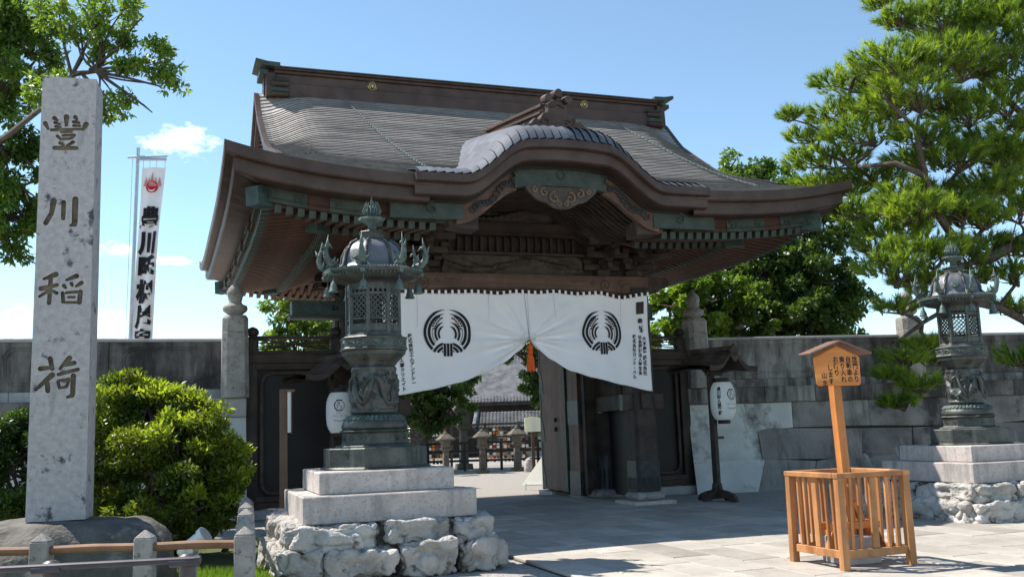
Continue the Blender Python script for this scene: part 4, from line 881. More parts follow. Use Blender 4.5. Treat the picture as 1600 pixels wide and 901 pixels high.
def bronze_lantern(c, rz, label):
    t = thing('bronze_lantern', label, 'lantern', (c[0], c[1], 1.066), rz, 'bronze garden lanterns before the gate'); R8 = -PI / 2 + PI / 8; n8 = 8; k8 = 1 / math.cos(PI / 8)
    def oc(prof, nm, mt='bronze', bevel=.008, par=None): return MB().lathe([(r * 1.0, z) for r, z in prof], 8, (0, 0, 0), R8).build(nm, mt, par or t, bevel=bevel)
    o = oc([(.64, 0), (.64, .02), (.60, .022), (.60, .235), (.56, .24)], 'base_slab')
    m = MB()
    for f in range(8):
        th = R8 + PI / 8 + f * PI / 4; u = Vector((-math.sin(th), math.cos(th), 0)); nrm = Vector((math.cos(th), math.sin(th), 0)); d0 = .60 * math.cos(PI / 8) + .001
        if f == 0:
            for i, s_ in enumerate(('奉納人', '明治十年', '世話人')):
                vtext(m, s_, .13 - i * .11, .215, .05, lambda x, z: tuple(nrm * (d0 + .006) + u * x + Vector((0, 0, z))), .015, 1.0)
        m2 = []
    m.build('inscription', 'verdigris', o)
    oc([(.47, .236), (.46, .26), (.40, .27), (.385, .285), (.385, .40), (.41, .41), (.41, .43), (.37, .44)], 'lower_tier')
    m = MB()
    for f in range(8):
        th = R8 + PI / 8 + f * PI / 4; u = Vector((-math.sin(th), math.cos(th), 0)); nrm = Vector((math.cos(th), math.sin(th), 0)); d0 = .385 * math.cos(PI / 8) + .002
        for sg in (-1, 1): m.tube([nrm * d0 + u * (sg * (.07 + .045 * w / 8 * math.cos(w))) + Vector((0, 0, .34 + .04 * w / 8 * math.sin(w))) for w in np.linspace(.5, 8, 16)], .006, 4)
    m.build('tier_relief', 'bronze', t)
    m = MB().lathe([(.37, .44), (.375, .47), (.36, .52), (.32, .565), (.255, .59), (.24, .62)], 48, (0, 0, 0), 0, fn=lambda th, z: 1 + .025 * abs(math.sin(8 * th)) * (1 if .45 < z < .58 else 0)); m.build('lotus_tier', 'bronze', t, smooth=True)
    m = MB()
    for k in range(40): th = 2 * PI * k / 40; m.tube([(.345 * math.cos(th), .345 * math.sin(th), .535), (.30 * math.cos(th + .05), .30 * math.sin(th + .05), .575), (.27 * math.cos(th + .02), .27 * math.sin(th + .02), .59)], [.03, .026, .012], 6)
    m.build('lotus_petals', 'verdigris', t)
    # drum with relief of waves and dragons
    def drum(u, v):
        th = 2 * PI * u; z = .62 + .53 * v; r = .244 + .020 * math.sin(PI * v) + .018 * (math.exp(-((v - .04) / .05) ** 2) + math.exp(-((v - .96) / .05) ** 2))
        x, y = math.cos(th), math.sin(th); k = 1 if .08 < v < .93 else 0
        d = mnoise.fractal((x * 2.6, y * 2.6, z * 7), .8, 2.1, 4) * .024 + .022 * math.exp(-((v - .5 - .28 * math.sin(3 * th + .7)) / .07) ** 2) * (1 + .3 * math.sin(50 * th)) + .010 * math.sin(9 * th + 4 * math.sin(3 * th) + 30 * z) * max(0, .6 - v) * 2
        return ((r + k * d) * x, (r + k * d) * y, z)
    dr_ = MB().grid(drum, 110, 60).build('drum', 'bronze', t, smooth=True)
    m = MB(); q_ = random.Random(5)
    D3 = lambda th, z, r: (r * math.cos(th), r * math.sin(th), z)
    for a0 in (0, PI): m.tube([D3(a0 + .055 * i, .88 + .15 * math.sin(.30 * i), .270 + .02 * math.sin(.7 * i)) for i in range(46)], [.012 + .024 * math.sin(PI * i / 45) for i in range(46)], 7)
    for i in range(54):
        th, z = 2 * PI * i / 54 + q_.uniform(-.05, .05), .69 + .40 * q_.random(); r0 = q_.uniform(.025, .045); sg_ = q_.choice((-1, 1))
        m.tube([D3(th + sg_ * r0 * w / 7 * math.cos(w) / .28, z + r0 * w / 7 * math.sin(w), .266) for w in np.linspace(.6, 7, 12)], .0085, 5)
    m.build('drum_relief', 'bronze', dr_, smooth=True)
    oc([(.23, 1.13), (.25, 1.16), (.28, 1.20), (.37, 1.29), (.385, 1.335)], 'bowl')
    rg = oc([(.385, 1.336), (.40, 1.345), (.40, 1.365), (.388, 1.37), (.388, 1.465), (.40, 1.47), (.40, 1.49), (.34, 1.50), (.33, 1.53), (.315, 1.56)], 'ring')
    m = MB()
    for f in range(8):
        th = R8 + PI / 8 + f * PI / 4; u = Vector((-math.sin(th), math.cos(th), 0)); nrm = Vector((math.cos(th), math.sin(th), 0)); d0 = .388 * math.cos(PI / 8) + .003
        el = [nrm * d0 + u * (.115 * math.cos(w)) + Vector((0, 0, 1.418 + .036 * math.sin(w))) for w in np.linspace(0, 2 * PI, 17)]; m.tube(el, .007, 5)
        m.tube([nrm * d0 + u * (-.07 + .14 * q) + Vector((0, 0, 1.418 + .018 * math.sin(9 * q))) for q in np.linspace(0, 1, 9)], [.004, .012, .010, .016, .013, .011, .014, .008, .003], 5)
    m.build('ring_relief', 'verdigris', rg)
    # fire box: posts, rails and diagonal lattice, open inside
    Rb = .305; cs = [Vector((Rb * math.cos(R8 + f * PI / 4), Rb * math.sin(R8 + f * PI / 4), 0)) for f in range(8)]
    for f in range(8):
        a, b = cs[f], cs[(f + 1) % 8]; m = MB(); m.bar(a + Vector((0, 0, 1.54)), a + Vector((0, 0, 2.11)), .042, .042); m.build('fire_box_post', 'bronze', t, bevel=.004)
        m = MB(); Z = lambda z: Vector((0, 0, z))
        for z, h in ((1.60, .08), (1.70, .02), (1.99, .03), (2.075, .07)): m.bar(a + Z(z), b + Z(z), .022, h)
        for q in (.25, .5, .75): m.bar(a.lerp(b, q) + Z(1.99), a.lerp(b, q) + Z(2.06), .02, .025, up=(1, 0, 0))
        W_ = (b - a).length; z0, z1 = 1.71, 1.975; Hh = z1 - z0; st = .062
        for sg in (1, -1):
            c = -Hh
            while c < W_:
                x0, y0, x1, y1 = c, 0, c + Hh, Hh
                if x0 < 0: y0 = -x0; x0 = 0
                if x1 > W_: y1 -= x1 - W_; x1 = W_
                if x1 - x0 > .01:
                    p, q = x0 / W_, x1 / W_
                    if sg < 0: p, q = 1 - p, 1 - q
                    m.bar(a.lerp(b, p) + Z(z0 + y0), a.lerp(b, q) + Z(z0 + y1), .010, .011)
                c += st
        m.build('lattice_window', 'bronze', t)
    # roof: eave plate, tiled edge, dome
    def ev(r, z, up=.0): return (r, z)
    rf = oc([(.30, 2.10), (.34, 2.13), (.47, 2.16), (.585, 2.215), (.60, 2.235), (.59, 2.27), (.50, 2.285), (.40, 2.30)], 'eave')
    m = MB()
    for f in range(8):
        a, b = [Vector((.595 * math.cos(R8 + (f + d) * PI / 4), .595 * math.sin(R8 + (f + d) * PI / 4), 0)) for d in (0, 1)]
        for i in range(13): p = a.lerp(b, (i + .5) / 13); c_ = p.normalized(); m.tube([p * .97 + Vector((0, 0, 2.262)), p * 1.01 + Vector((0, 0, 2.258))], .017, 6)
        for i in range(9): p = a.lerp(b, (i + .5) / 9); m.bar(p * .62 + Vector((0, 0, 2.165)), p * .96 + Vector((0, 0, 2.205)), .02, .025)
    m.build('eave_tiles', 'verdigris', rf)
    m = MB().lathe([(.42, 2.285), (.375, 2.31), (.352, 2.37), (.345, 2.44), (.325, 2.51), (.285, 2.575), (.22, 2.625), (.155, 2.645)], 48, (0, 0, 0), R8, fn=lambda th, z: 1 + .035 * math.cos(8 * (th - R8))); dm = m.build('dome', 'bronze_dome', t, smooth=True)
    for f in range(8):
        th = R8 + f * PI / 4; m = MB(); m.tube([(r * math.cos(th), r * math.sin(th), z) for r, z in ((.45, 2.29), (.395, 2.33), (.372, 2.40), (.365, 2.46), (.335, 2.53), (.29, 2.60), (.21, 2.645))], .017, 6); m.build('dome_rib', 'bronze', dm)
        if f % 2 == 0:
            th2 = th + PI / 8; p = Vector((.345 * math.cos(th2), .345 * math.sin(th2), 2.44)); nrm = Vector((math.cos(th2), math.sin(th2), .3)).normalized()
            m = MB().lathe([(.0, .02), (.05, .018), (.062, .0)][::-1], 12); Mx = nrm.to_track_quat('Z', 'Y').to_matrix(); m.v = [tuple(Mx @ Vector(v) + p) for v in m.v]; m.build('dome_boss', 'verdigris', dm)
    # leaping fish on the corners, bells below
    for f in range(8):
        th = R8 + f * PI / 4; er = Vector((math.cos(th), math.sin(th), 0)); et = Vector((-math.sin(th), math.cos(th), 0)); m = MB()
        P = lambda r, z, s_=0: er * (.47 + (r - .47) * .72) + Vector((0, 0, 2.30 + (z - 2.30) * .86)) + et * s_ * .8
        m.tube([P(.47, 2.30), P(.53, 2.31), P(.60, 2.325), P(.665, 2.37), (P(.70, 2.45)), P(.69, 2.54), P(.665, 2.62), P(.65, 2.72)], [.022, .038, .044, .040, .034, .025, .015, .002], 8)
        m.tube([P(.69, 2.50), P(.735, 2.535), P(.765, 2.60)], [.03, .018, .002], 5); m.tube([P(.675, 2.57), P(.62, 2.575), P(.565, 2.53)], [.03, .02, .002], 5)
        for sg in (-1, 1):
            m.tube([P(.62, 2.34, sg * .04), P(.60, 2.38, sg * .09), P(.60, 2.42, sg * .11)], [.022, .014, .003], 5); m.tube([P(.52, 2.33, sg * .03), P(.50, 2.40, sg * .045)], [.012, .003], 5)
        for i in range(5): q = i / 4; m.tube([P(.69 + .03 * math.sin(PI * q), 2.36 + .14 * q), P(.735 + .02 * math.sin(PI * q), 2.37 + .15 * q)], [.012, .002], 4)
        m.tube([P(.56, 2.20), P(.60, 2.22), P(.63, 2.20), P(.64, 2.17)], [.03, .04, .03, .008], 6)
        m.build('corner_fish', 'verdigris', t, smooth=True)
        m = MB().lathe([(.060, 0), (.058, .012), (.047, .03), (.038, .07), (.030, .105), (.012, .125), (.006, .14), (.006, .20)], 14, (.535 * math.cos(th), .535 * math.sin(th), 1.995)); m.build('bell', 'verdigris', t, smooth=True)
    oc([(.15, 2.635), (.16, 2.65), (.145, 2.66), (.145, 2.725), (.165, 2.735), (.165, 2.75), (.10, 2.76)], 'neck_box')
    m = MB().lathe([(.06, 2.755), (.05, 2.80), (.045, 2.83), (.07, 2.85), (.13, 2.885), (.15, 2.915), (.09, 2.91), (.05, 2.925)], 24, fn=lambda th, z: 1 + .12 * abs(math.sin(4 * th)) * (z > 2.86)); m.build('lotus_cup', 'verdigris', t, smooth=True)
    m = MB().lathe([(.02, 2.915), (.065, 2.94), (.085, 2.985), (.08, 3.03), (.04, 3.065), (.005, 3.08)], 20); fj = m.build('jewel', 'verdigris', t, smooth=True)
    m = MB()
    for k in range(16):
        w = 2 * PI * k / 16; h = .05 + .035 * (k % 2)
        for (r0, z0, z1) in ((.085, 2.96, 3.05), (.065, 3.02, 3.10)): m.tube([(r0 * math.cos(w), r0 * math.sin(w), z0), ((r0 + .022) * math.cos(w + .1), (r0 + .022) * math.sin(w + .1), (z0 + z1) / 2), ((r0 + .004) * math.cos(w), (r0 + .004) * math.sin(w), z1 + h * .3)], [.012, .011, .001], 5)
    m.tube([(0, 0, 3.06), (0, 0, 3.19)], [.022, .004], 6); m.build('flame', 'verdigris', fj); return t
L1, L2 = (-1.64, 11.42), (6.63, 14.53)
rock_plinth(L1, .33, 'pale rock plinth with two stone steps under the near left bronze lantern', 1)
rock_plinth(L2, .36, 'pale rock plinth with stone steps under the far right bronze lantern', 2).scale = (.95, .95, .95)
bronze_lantern(L1, YAW, 'tall bronze lantern with leaping fish on its roof, left, before the curtain')
bl_ = bronze_lantern(L2, YAW, 'tall bronze lantern under the pine at the right'); bl_.scale = (.95, .95, .95); bl_.location.z = 1.066 * .95

# ================================================================== paper lantern stands
def paper_stand(loc, rz, label, label2, off, rz2=0):
    t = thing('lantern_stand', label, 'stand', loc, rz, 'roofed lantern stands')
    m = MB(); m.bx(-.055, .055, -.055, .055, .2, 2.45); m.build('pole', 'dark_wood', t, bevel=.008)
    for r_ in (0, 1):
        m = MB(); pr = [(-.42, 0), (-.42, .06), (-.36, .14), (-.22, .19), (-.10, .21), (-.075, .34), (.075, .34), (.10, .21), (.22, .19), (.36, .14), (.42, .06), (.42, 0), (.28, 0), (.24, .06), (-.24, .06), (-.28, 0)]
        f0 = (lambda x, z: (x, -.05, z)) if r_ == 0 else (lambda x, z: (-.05, x, z + .004)); f1 = (lambda x, z: (x, .05, z)) if r_ == 0 else (lambda x, z: (.05, x, z + .004))
        m.prism(pr, f0, f1); m.build('foot', 'dark_wood_h', t, bevel=.012, fix=True)
    m = MB(); m.bx(-.10, off + .12, -.025, .025, 1.14, 1.19); m.build('lower_arm', 'dark_wood_h', t, bevel=.006)
    m = MB(); m.bx(-.14, off + .2, -.03, .03, 2.33, 2.40); m.build('arm', 'dark_wood_h', t, bevel=.006)
    def zp(x): return 2.36 + .31 * math.exp(-(x / .30) ** 2) + .03 * (abs(x) / .75) ** 3
    cx_ = off * .5 
    m = MB(); rows = []
    for i in range(33):
        x = -.78 + 1.56 * i / 32; z = zp(x); rows.append([(cx_ + x, -.48, z), (cx_ + x, -.50, z + .085), (cx_ + x, 0, z + .14), (cx_ + x, .50, z + .085), (cx_ + x, .48, z), (cx_ + x, 0, z + .05), (cx_ + x, -.48, z)])
    m.sweep([0] * 7, rows); m.build('stand_roof', 'dark_wood_h', t)
    for i in range(15):
        x = -.72 + 1.44 * i / 14; m = MB(); z = zp(x); m.tube([(cx_ + x, -.505, z + .082), (cx_ + x, 0, z + .142), (cx_ + x, .505, z + .082)], .014, 6); m.build('roof_batten', 'dark_wood_h', t)
    m = MB(); m.bx(cx_ - .09, cx_ + .09, -.46, .46, 2.77, 2.85); m.prism([(-.16, 0), (-.12, .08), (-.05, .09), (0, .15), (.05, .09), (.12, .08), (.16, 0)], lambda x, z: (cx_ + x, -.52, 2.74 + z), lambda x, z: (cx_ + x, -.47, 2.74 + z)); m.build('roof_ridge', 'dark_wood_h', t, fix=True)
    m = MB(); m.prism([(-.14, .0), (.14, .0), (.08, -.06), (0, -.11), (-.08, -.06)], lambda x, z: (cx_ + x, -.52, 2.66 + z), lambda x, z: (cx_ + x, -.49, 2.66 + z)); m.build('gable_pendant', 'carving_wood', t, fix=True)
    M_ = Matrix.Translation(loc) @ Matrix.Rotation(rz, 4, 'Z'); base = M_ @ Vector((off, -.16, 0)) if off < .1 else Vector(loc) + Vector((.19, -.08, 0))
    p = thing('paper_lantern', label2, 'lantern', base, rz2, 'white paper lanterns on stands')
    def pr(z): q = (z - 1.84) / .37; return .235 * (1 - abs(q) ** 3.4 * .42)
    prof = []; 
    for i in range(61): z = 1.49 + .70 * i / 60; prof.append((pr(z) + .0035 * math.cos(i * PI), z))
    MB().lathe(prof, 40).build('shade', 'paper', p, smooth=True)
    m = MB().lathe([(.125, 2.18), (.135, 2.185), (.135, 2.26), (.12, 2.265)], 24); m.lathe([(.10, 2.262), (.10, 2.27)], 24); m.build('top_ring', 'black_lacquer', p)
    m = MB().lathe([(.105, 1.42), (.115, 1.425), (.115, 1.495), (.10, 1.50)], 24); m.build('bottom_ring', 'black_lacquer', p)
    m = MB().tube([(0, 0, 2.26), (0, 0, 2.34)], .008, 6); m.build('hook', 'iron', p)
    def T(x, z, tw=.0): r_ = pr(z) + .006; th = -PI / 2 + x / .235 + tw; return (r_ * math.cos(th), r_ * math.sin(th), z)
    tw = .35 if off > .1 else -.12
    m = MB()
    for w0, w1, r_ in ((60, 300, .009), (-60, 60, .004)): m.tube([T(.085 * math.cos(math.radians(w)), 1.96 + .09 * math.sin(math.radians(w)), tw) for w in np.linspace(w0, w1, 22)], r_, 4)
    for z in (1.872, 2.052): m.sweep([0, 0], [[T(x, z - .007, tw), T(x, z + .007, tw)] for x in np.linspace(-.05, .05, 6)])
    m.tube([T(x, z, tw) for x, z in ((-.005, 2.02), (-.03, 1.985), (0, 1.965), (.04, 1.94), (.035, 1.91), (.01, 1.90))], .005, 4); m.tube([T(x, z, tw) for x, z in ((-.05, 1.965), (-.02, 1.955), (-.045, 1.92), (-.02, 1.905))], .004, 4); m.add([T(-.012, 1.995, tw), T(.008, 1.99, tw), T(.0, 2.03, tw)], [(0, 1, 2)])
    m.tube([T(-.10 + .2 * q, 1.715 - .02 * math.sin(PI * q), tw) for q in np.linspace(0, 1, 14)], .005, 4); m.build('lantern_mark', 'ink', p)
    m = MB(); htext(m, 'YORU MO-DE', -.135, 1.765, .040, lambda x, z: T(x, z, tw), .0, .68); htext(m, '豊川稲荷', -.05, 1.825, .018, lambda x, z: T(x, z, tw), .02, 1.2); m.build('lettering', 'ink_faded', p)
    if off > .1:
        m = MB(); vtext(m, '豊川商人倶楽部', .0, 2.10, .075, lambda x, z: T(x, z, tw - 1.05), .03, .98); m.build('side_lettering', 'ink', p)
    return t
paper_stand((3.681,18.529,0.000), YAW + .42, 'roofed wooden lantern stand against the right stone wall', 'white paper lantern with black lettering down its side, right of the gate', .17, YAW * .6)
P2 = (-3.197,17.200,1.890)
paper_stand((P2[0], 17.36, 0), YAW + .3, 'roofed wooden lantern stand behind the near bronze lantern', 'white paper lantern before the dark left wing of the gate', .02, YAW * .8)

# ================================================================== inscribed pillar
PW, PH = .555, 4.62
PL = (-4.71, 10.25)
pil = thing('inscribed_pillar', 'tall square granite pillar carved with four large characters', 'pillar', (PL[0], PL[1], .70), .27)
body = MB(); body.frus(0, 0, 0, PH, PW, PW * .95, PW * .96, PW * .9); body = body.build('shaft', ['pillar_stone', 'engraving'], pil)
STROKES = {  # each stroke: points (x, y, half width) in a unit square, y up
 0: [[(.02, .78, .05), (.10, .62, .03)], [(.22, .92, .05), (.30, .86, .03)], [(.24, .80, .04), (.36, .76, .03)], [(.26, .70, .035), (.38, .68, .03)], [(.50, .98, .06), (.50, .72, .035)], [(.70, .97, .05), (.74, .90, .03)], [(.66, .84, .04), (.80, .82, .03)], [(.66, .74, .035), (.82, .74, .03)], [(.12, .60, .035), (.88, .66, .03)], [(.96, .80, .06), (.88, .64, .035)], [(.38, .56, .03), (.64, .58, .03)], [(.30, .46, .035), (.40, .36, .03)], [(.42, .47, .035), (.70, .50, .035)], [(.70, .50, .035), (.62, .40, .03)], [(.40, .38, .03), (.62, .40, .03)], [(.36, .28, .035), (.46, .22, .03)], [(.68, .32, .04), (.52, .20, .03)], [(.22, .14, .05), (.78, .16, .045)]],
 1: [[(.26, .86, .065), (.22, .50, .05), (.08, .20, .055)], [(.50, .84, .05), (.50, .32, .045)], [(.78, .95, .065), (.78, .20, .06)], [(.78, .20, .06), (.68, .16, .03)]],
 2: [[(.40, .94, .06), (.12, .80, .03)], [(.06, .55, .055), (.44, .66, .04)], [(.28, .86, .045), (.26, .14, .045)], [(.26, .52, .04), (.04, .34, .03)], [(.32, .50, .035), (.42, .44, .04)], [(.84, .90, .055), (.60, .78, .03)], [(.56, .64, .045), (.60, .58, .03)], [(.72, .70, .04), (.74, .64, .03)], [(.94, .72, .05), (.82, .62, .03)], [(.54, .46, .04), (.56, .20, .04)], [(.92, .50, .05), (.90, .18, .05)], [(.60, .45, .03), (.86, .48, .035)], [(.66, .34, .03), (.80, .34, .03)], [(.58, .20, .03), (.88, .20, .03)]],
 3: [[(.32, .98, .05), (.38, .72, .045)], [(.74, .98, .06), (.52, .72, .03)], [(.12, .74, .055), (.32, .76, .04)], [(.64, .82, .045), (.84, .86, .05)], [(.40, .62, .06), (.02, .26, .035)], [(.28, .42, .05), (.30, .24, .05)], [(.48, .60, .04), (.94, .72, .04)], [(.50, .46, .035), (.74, .50, .035)], [(.50, .46, .035), (.54, .30, .035)], [(.74, .50, .035), (.68, .32, .03)], [(.54, .31, .03), (.68, .33, .03)], [(.82, .60, .055), (.82, .14, .05)], [(.82, .14, .05), (.70, .10, .03)]]}
TOPS = [(4.20, .43, .42), (3.33, .40, .38), (2.52, .45, .40), (1.64, .45, .46)]
cutters = []
for k, (zt, wx, hz) in enumerate(TOPS):
    for st in STROKES[k]:
        for (x0, y0, w0), (x1, y1, w1) in zip(st, st[1:]):
            A = Vector(((x0 - .5) * wx - .02, zt - (1 - y0) * hz)); B = Vector(((x1 - .5) * wx - .02, zt - (1 - y1) * hz)); w0 *= .54; w1 *= .54
            d = (B - A).normalized(); nn = Vector((-d.y, d.x)); poly = []
            for i in range(7): q = PI / 2 + PI * i / 6; v = A + (d * math.cos(q) + nn * math.sin(q)) * w0; poly.append((v.x, v.y))
            for i in range(7): q = -PI / 2 + PI * i / 6; v = B + (d * math.cos(q) + nn * math.sin(q)) * w1; poly.append((v.x, v.y))
            m = MB(); c2 = (A + B) / 2
            m.prism(poly, lambda x, z: (x, -.5, z), lambda x, z: (c2.x + (x - c2.x) * .86, -.222, c2.y + (z - c2.y) * .86))
            o = m.build('cut', 'engraving', pil, fix=True); cutters.append(o)
bpy.context.view_layer.update()
for c in cutters:
    md = body.modifiers.new('cut', 'BOOLEAN'); md.object = c; md.operation = 'DIFFERENCE'; md.solver = 'EXACT'; md.material_mode = 'TRANSFER'
dg = bpy.context.evaluated_depsgraph_get(); nm_ = bpy.data.meshes.new_from_object(body.evaluated_get(dg), depsgraph=dg); body.modifiers.clear(); body.data = nm_
for c in cutters: bpy.data.objects.remove(c)
bo = thing('boulder', 'dark rounded boulder carrying the inscribed pillar', 'rock', (PL[0] - .05, PL[1] + .05, 0))
bm = bmesh.new(); bmesh.ops.create_icosphere(bm, subdivisions=5, radius=1)
for v in bm.verts:
    w = v.co.copy(); p = Vector((w.x * 1.22, w.y * .95, max(w.z, -.3) * .74)); 
    p.z = .72 * (1 - math.exp(-2.2 * max(0, p.z))) / (1 - math.exp(-1.6)) if p.z > 0 else p.z
    v.co = p + w * (mnoise.fractal(p * 1.6 + Vector((3, 1, 2)), .9, 2, 4) * .10) * (1 if w.z < .8 else .3)
me = bpy.data.meshes.new('boulder_body'); bm.to_mesh(me); bm.free(); me.materials.append(MATS['boulder']); me.polygons.foreach_set('use_smooth', [True] * len(me.polygons)); link('boulder_body', me, bo)

# ================================================================== banner on its pole
t = thing('banner_pole', 'tall grey steel banner pole rising behind the left wall', 'pole', (-9.517,24.000,2.235))
b0, b1 = Vector((-9.517,24.000,2.235)), Vector((-9.341,24.000,8.814)); m = MB().tube([(0, 0, -b0.z), b1 - b0], [.06, .045], 10); m.build('shaft', 'steel', t)
c0, c1 = Vector((-9.595,24.000,8.572)) - b0, Vector((-8.571,23.900,8.541)) - b0
m = MB().tube([c0, c1], .03, 8); m.build('cross_arm', 'steel', t)
c2, c3 = Vector((-9.267,23.950,8.496)) - b0, Vector((-8.586,23.900,8.458)) - b0; m = MB().tube([c2, c3], .035, 8); m.build('banner_rod', 'steel', t)
m = MB().tube([Vector((-9.441,23.900,8.505)) - b0, Vector((-9.460,23.900,7.154)) - b0, Vector((-9.540,23.900,2.233)) - b0], .008, 5); m.build('halyard', 'steel', t)
bt = Vector((-8.921,23.900,8.255)); bb = Vector((-9.098,23.900,3.462))
bn = thing('banner', 'narrow white banner with red flame jewel and black brush characters', 'banner', bt)
TL, TR, BL, BR = [Vector(q) - bt for q in ((-9.195,23.900,8.264), (-8.631,23.900,8.278), (-9.380,23.900,3.471), (-8.879,23.900,3.454))]
def BS(x, y, off=0):
    u, v = x, y; p = TL.lerp(TR, u).lerp(BL.lerp(BR, u), v); return (p.x, p.y + .10 * math.sin(5 * v + 2 * u) * u + .03 * math.sin(9 * u + 8 * v) - off, p.z)
m = MB().grid(lambda u, v: BS(u, v), 14, 70); m.build('cloth', 'cloth', bn, smooth=True)
m = MB()
for i, ch in enumerate('豊川吒枳尼真'):
    vs, fs = glyph(ch, .065); m.add([BS(.12 + .78 * vx + .0, .21 + .128 * i + .12 * (.9 - vy), .025) for vx, vy in vs], fs)
m.build('lettering', 'ink', bn)
m = MB(); m.add([BS(.48 + .25 * math.cos(w), .105 + .031 * math.sin(w), .025) for w in np.linspace(0, 2 * PI, 24, endpoint=False)], [tuple(range(24))]); m.build('jewel_emblem', 'red_ink', bn)
m = MB()
for x_, w_, h_ in ((.2, .10, .05), (.48, .14, .075), (.76, .10, .05), (.34, .08, .05), (.62, .08, .05)): m.add([BS(x_ - w_, .10, .02), BS(x_ + w_, .10, .02), BS(x_ + w_ * .6, .08, .02), BS(x_ + .02, .10 - h_, .02), BS(x_ - w_ * .5, .075, .02)], [(0, 1, 2, 3, 4)])
m.build('flame_emblem', 'pink_ink', bn)
m = MB(); m.sweep([0, 0], [[BS(.48 + .15 * math.cos(w), .107 + .016 * math.sin(w), .03), BS(.48 + .15 * math.cos(w), .107 + .024 * math.sin(w), .03)] for w in np.linspace(0.1, PI - .1, 14)]); m.build('emblem_crescent', 'cloth', bn)
m = MB()
for u in (.05, .33, .62, .95): p = Vector(BS(u, 0)); m.tube([p, p + Vector((0, 0, .18))], .012, 5)
m.build('ties', 'cloth', bn)

# ================================================================== railings
def rail_post(x, y, h, label, r=.095):
    t = thing('railing_post', label, 'post', (x, y, 0), .06, 'granite railing posts'); r = .072; h = h - .045; m = MB(); m.frus(0, 0, -.1, h - .06, r * 2.08, r * 2.08, r * 2, r * 2); m.frus(0, 0, h - .06, h, r * 2, r * 2, .02, .02); m.build('shaft', 'granite_post', t, bevel=.01); return t
RP = [(-4.72, 8.05), (-3.84, 8.05), (-3.01, 8.05), (-2.21, 8.05)]
for i, lb in enumerate(('granite railing post at the left edge of the picture', 'granite railing post below the inscribed pillar', 'granite railing post before the shrub', 'granite corner post of the railing, nearest the rock plinth')):
    if i: rail_post(*RP[i], .795, lb)
for i in range(0, 3):
    a, b = RP[i], RP[i + 1]
    if i == 0: a = (-5.2, 8.05)
    for z, r_, in ((.615, .034), (.30, .034)):
        m = MB().tube([(a[0], a[1], z), ((a[0] + b[0]) / 2, a[1], z + .008), (b[0] - .0, b[1], z)], r_, 10); o = m.build('railing_bar', 'rail_wood')
        tag(o, ('upper' if z > .5 else 'lower') + ' wooden railing bar ' + ('left of the post below the pillar', 'between the pillar post and the middle post', 'between the middle post and the corner post')[i], 'railing', 'wooden railing bars')
for i in range(4): rail_post(-2.21 - .265 * (i + 1), 8.05 + .98 * (i + 1), .80, 'granite railing post in the row running back towards the gate, number %s behind the corner' % ('one', 'two', 'three', 'four')[i])
for i in range(4):
    p, q = Vector((-2.21 - .265 * i, 8.05 + .98 * i, .615)), Vector((-2.21 - .265 * (i + 1), 8.05 + .98 * (i + 1), .615)); o = MB().tube([p, q], .03, 8).build('railing_bar', 'rail_wood'); tag(o, 'wooden railing bar of the row running back, %s bay' % ('first', 'second', 'third', 'fourth')[i], 'railing', 'wooden railing bars')
t = thing('pipe_barrier', 'dark painted pipe barrier along the bottom left corner', 'barrier', (-2.6, 6.3, 0))
q0, q1 = Vector((-3.502,6.300,0.687)), Vector((-2.012,6.300,0.712)); o_ = Vector((-2.6, 6.3, 0))
m = MB().tube([q0 - o_, q1 - o_], .021, 12); m.tube([q1 - o_ - Vector((.03, 0, 0)), q1 - o_ + Vector((.005, 0, 0))], .025, 12); m.build('pipe', 'pipe_paint', t)
for p in (Vector((-2.970,6.360,0.689)), Vector((-2.108,6.360,0.704))):
    m = MB().lathe([(.052, 0), (.05, p.z + .005), (.055, p.z + .01), (.055, p.z + .025), (.03, p.z + .04), (.004, p.z + .042)], 20, (p.x - o_.x, .06, 0)); m.build('bollard', 'pipe_paint', t, smooth=False)
    m = MB()
    for dx in (-.085, -.05, .05, .085): m.tube([(p.x - o_.x + dx, -.005, p.z - .006), (p.x - o_.x + dx, -.005, p.z + .012)], .009, 8)
    m.tube([(p.x - o_.x - .09, 0, p.z - .01), (p.x - o_.x + .09, 0, p.z - .01)], .026, 10); m.build('clamp', 'pipe_paint', t)
# floodlight on the lawn
p = Vector((-3.064,9.400,0.485)); t = thing('floodlight', 'white cylindrical floodlight tilted on the lawn by the boulder', 'lamp', (p.x, p.y, 0))
d = Vector((.80, -.1, .55)).normalized(); c = Vector((0, 0, p.z))
m = MB().tube([c - d * .15, c - d * .12, c + d * .10, c + d * .105, c + d * .15], [.05, .068, .072, .088, .09], 24); m.build('housing', 'white_metal', t, smooth=False)
m = MB().tube([c + d * .145, c + d * .152], [.08, .078], 24); m.build('lens', 'steel', t)
m = MB(); m.bar(c - Vector((0, .08, .02)), Vector((-.02, -.08, .0)), .02, .05); m.bar(c + Vector((0, .08, -.02)), Vector((-.02, .08, .0)), .02, .05); m.bx(-.08, .06, -.1, .1, 0, .02); m.build('bracket', 'steel', t)
# brown post with board, edge on
p = Vector((-3.775,16.000,1.270)); t = thing('notice_post', 'slim brown post with a small board seen edge on, before the left wing', 'sign', (p.x, p.y, 0), .22)
top_ = Vector((-3.775,16.000,2.218)).z; m = MB(); m.bx(-.062, .062, -.062, .062, 0, top_); m.build('post', 'post_brown', t, bevel=.004)
m = MB(); m.bx(.066, .12, -.22, .22, top_ - .70, top_ - .05); m.build('board', 'white_metal', t, bevel=.004)
m = MB(); m.bx(.05, .18, -.24, .24, top_ - .05, top_ - .015); m.bx(.12, .135, -.23, .23, top_ - .72, top_ - .05); m.build('board_frame', 'post_brown', t)

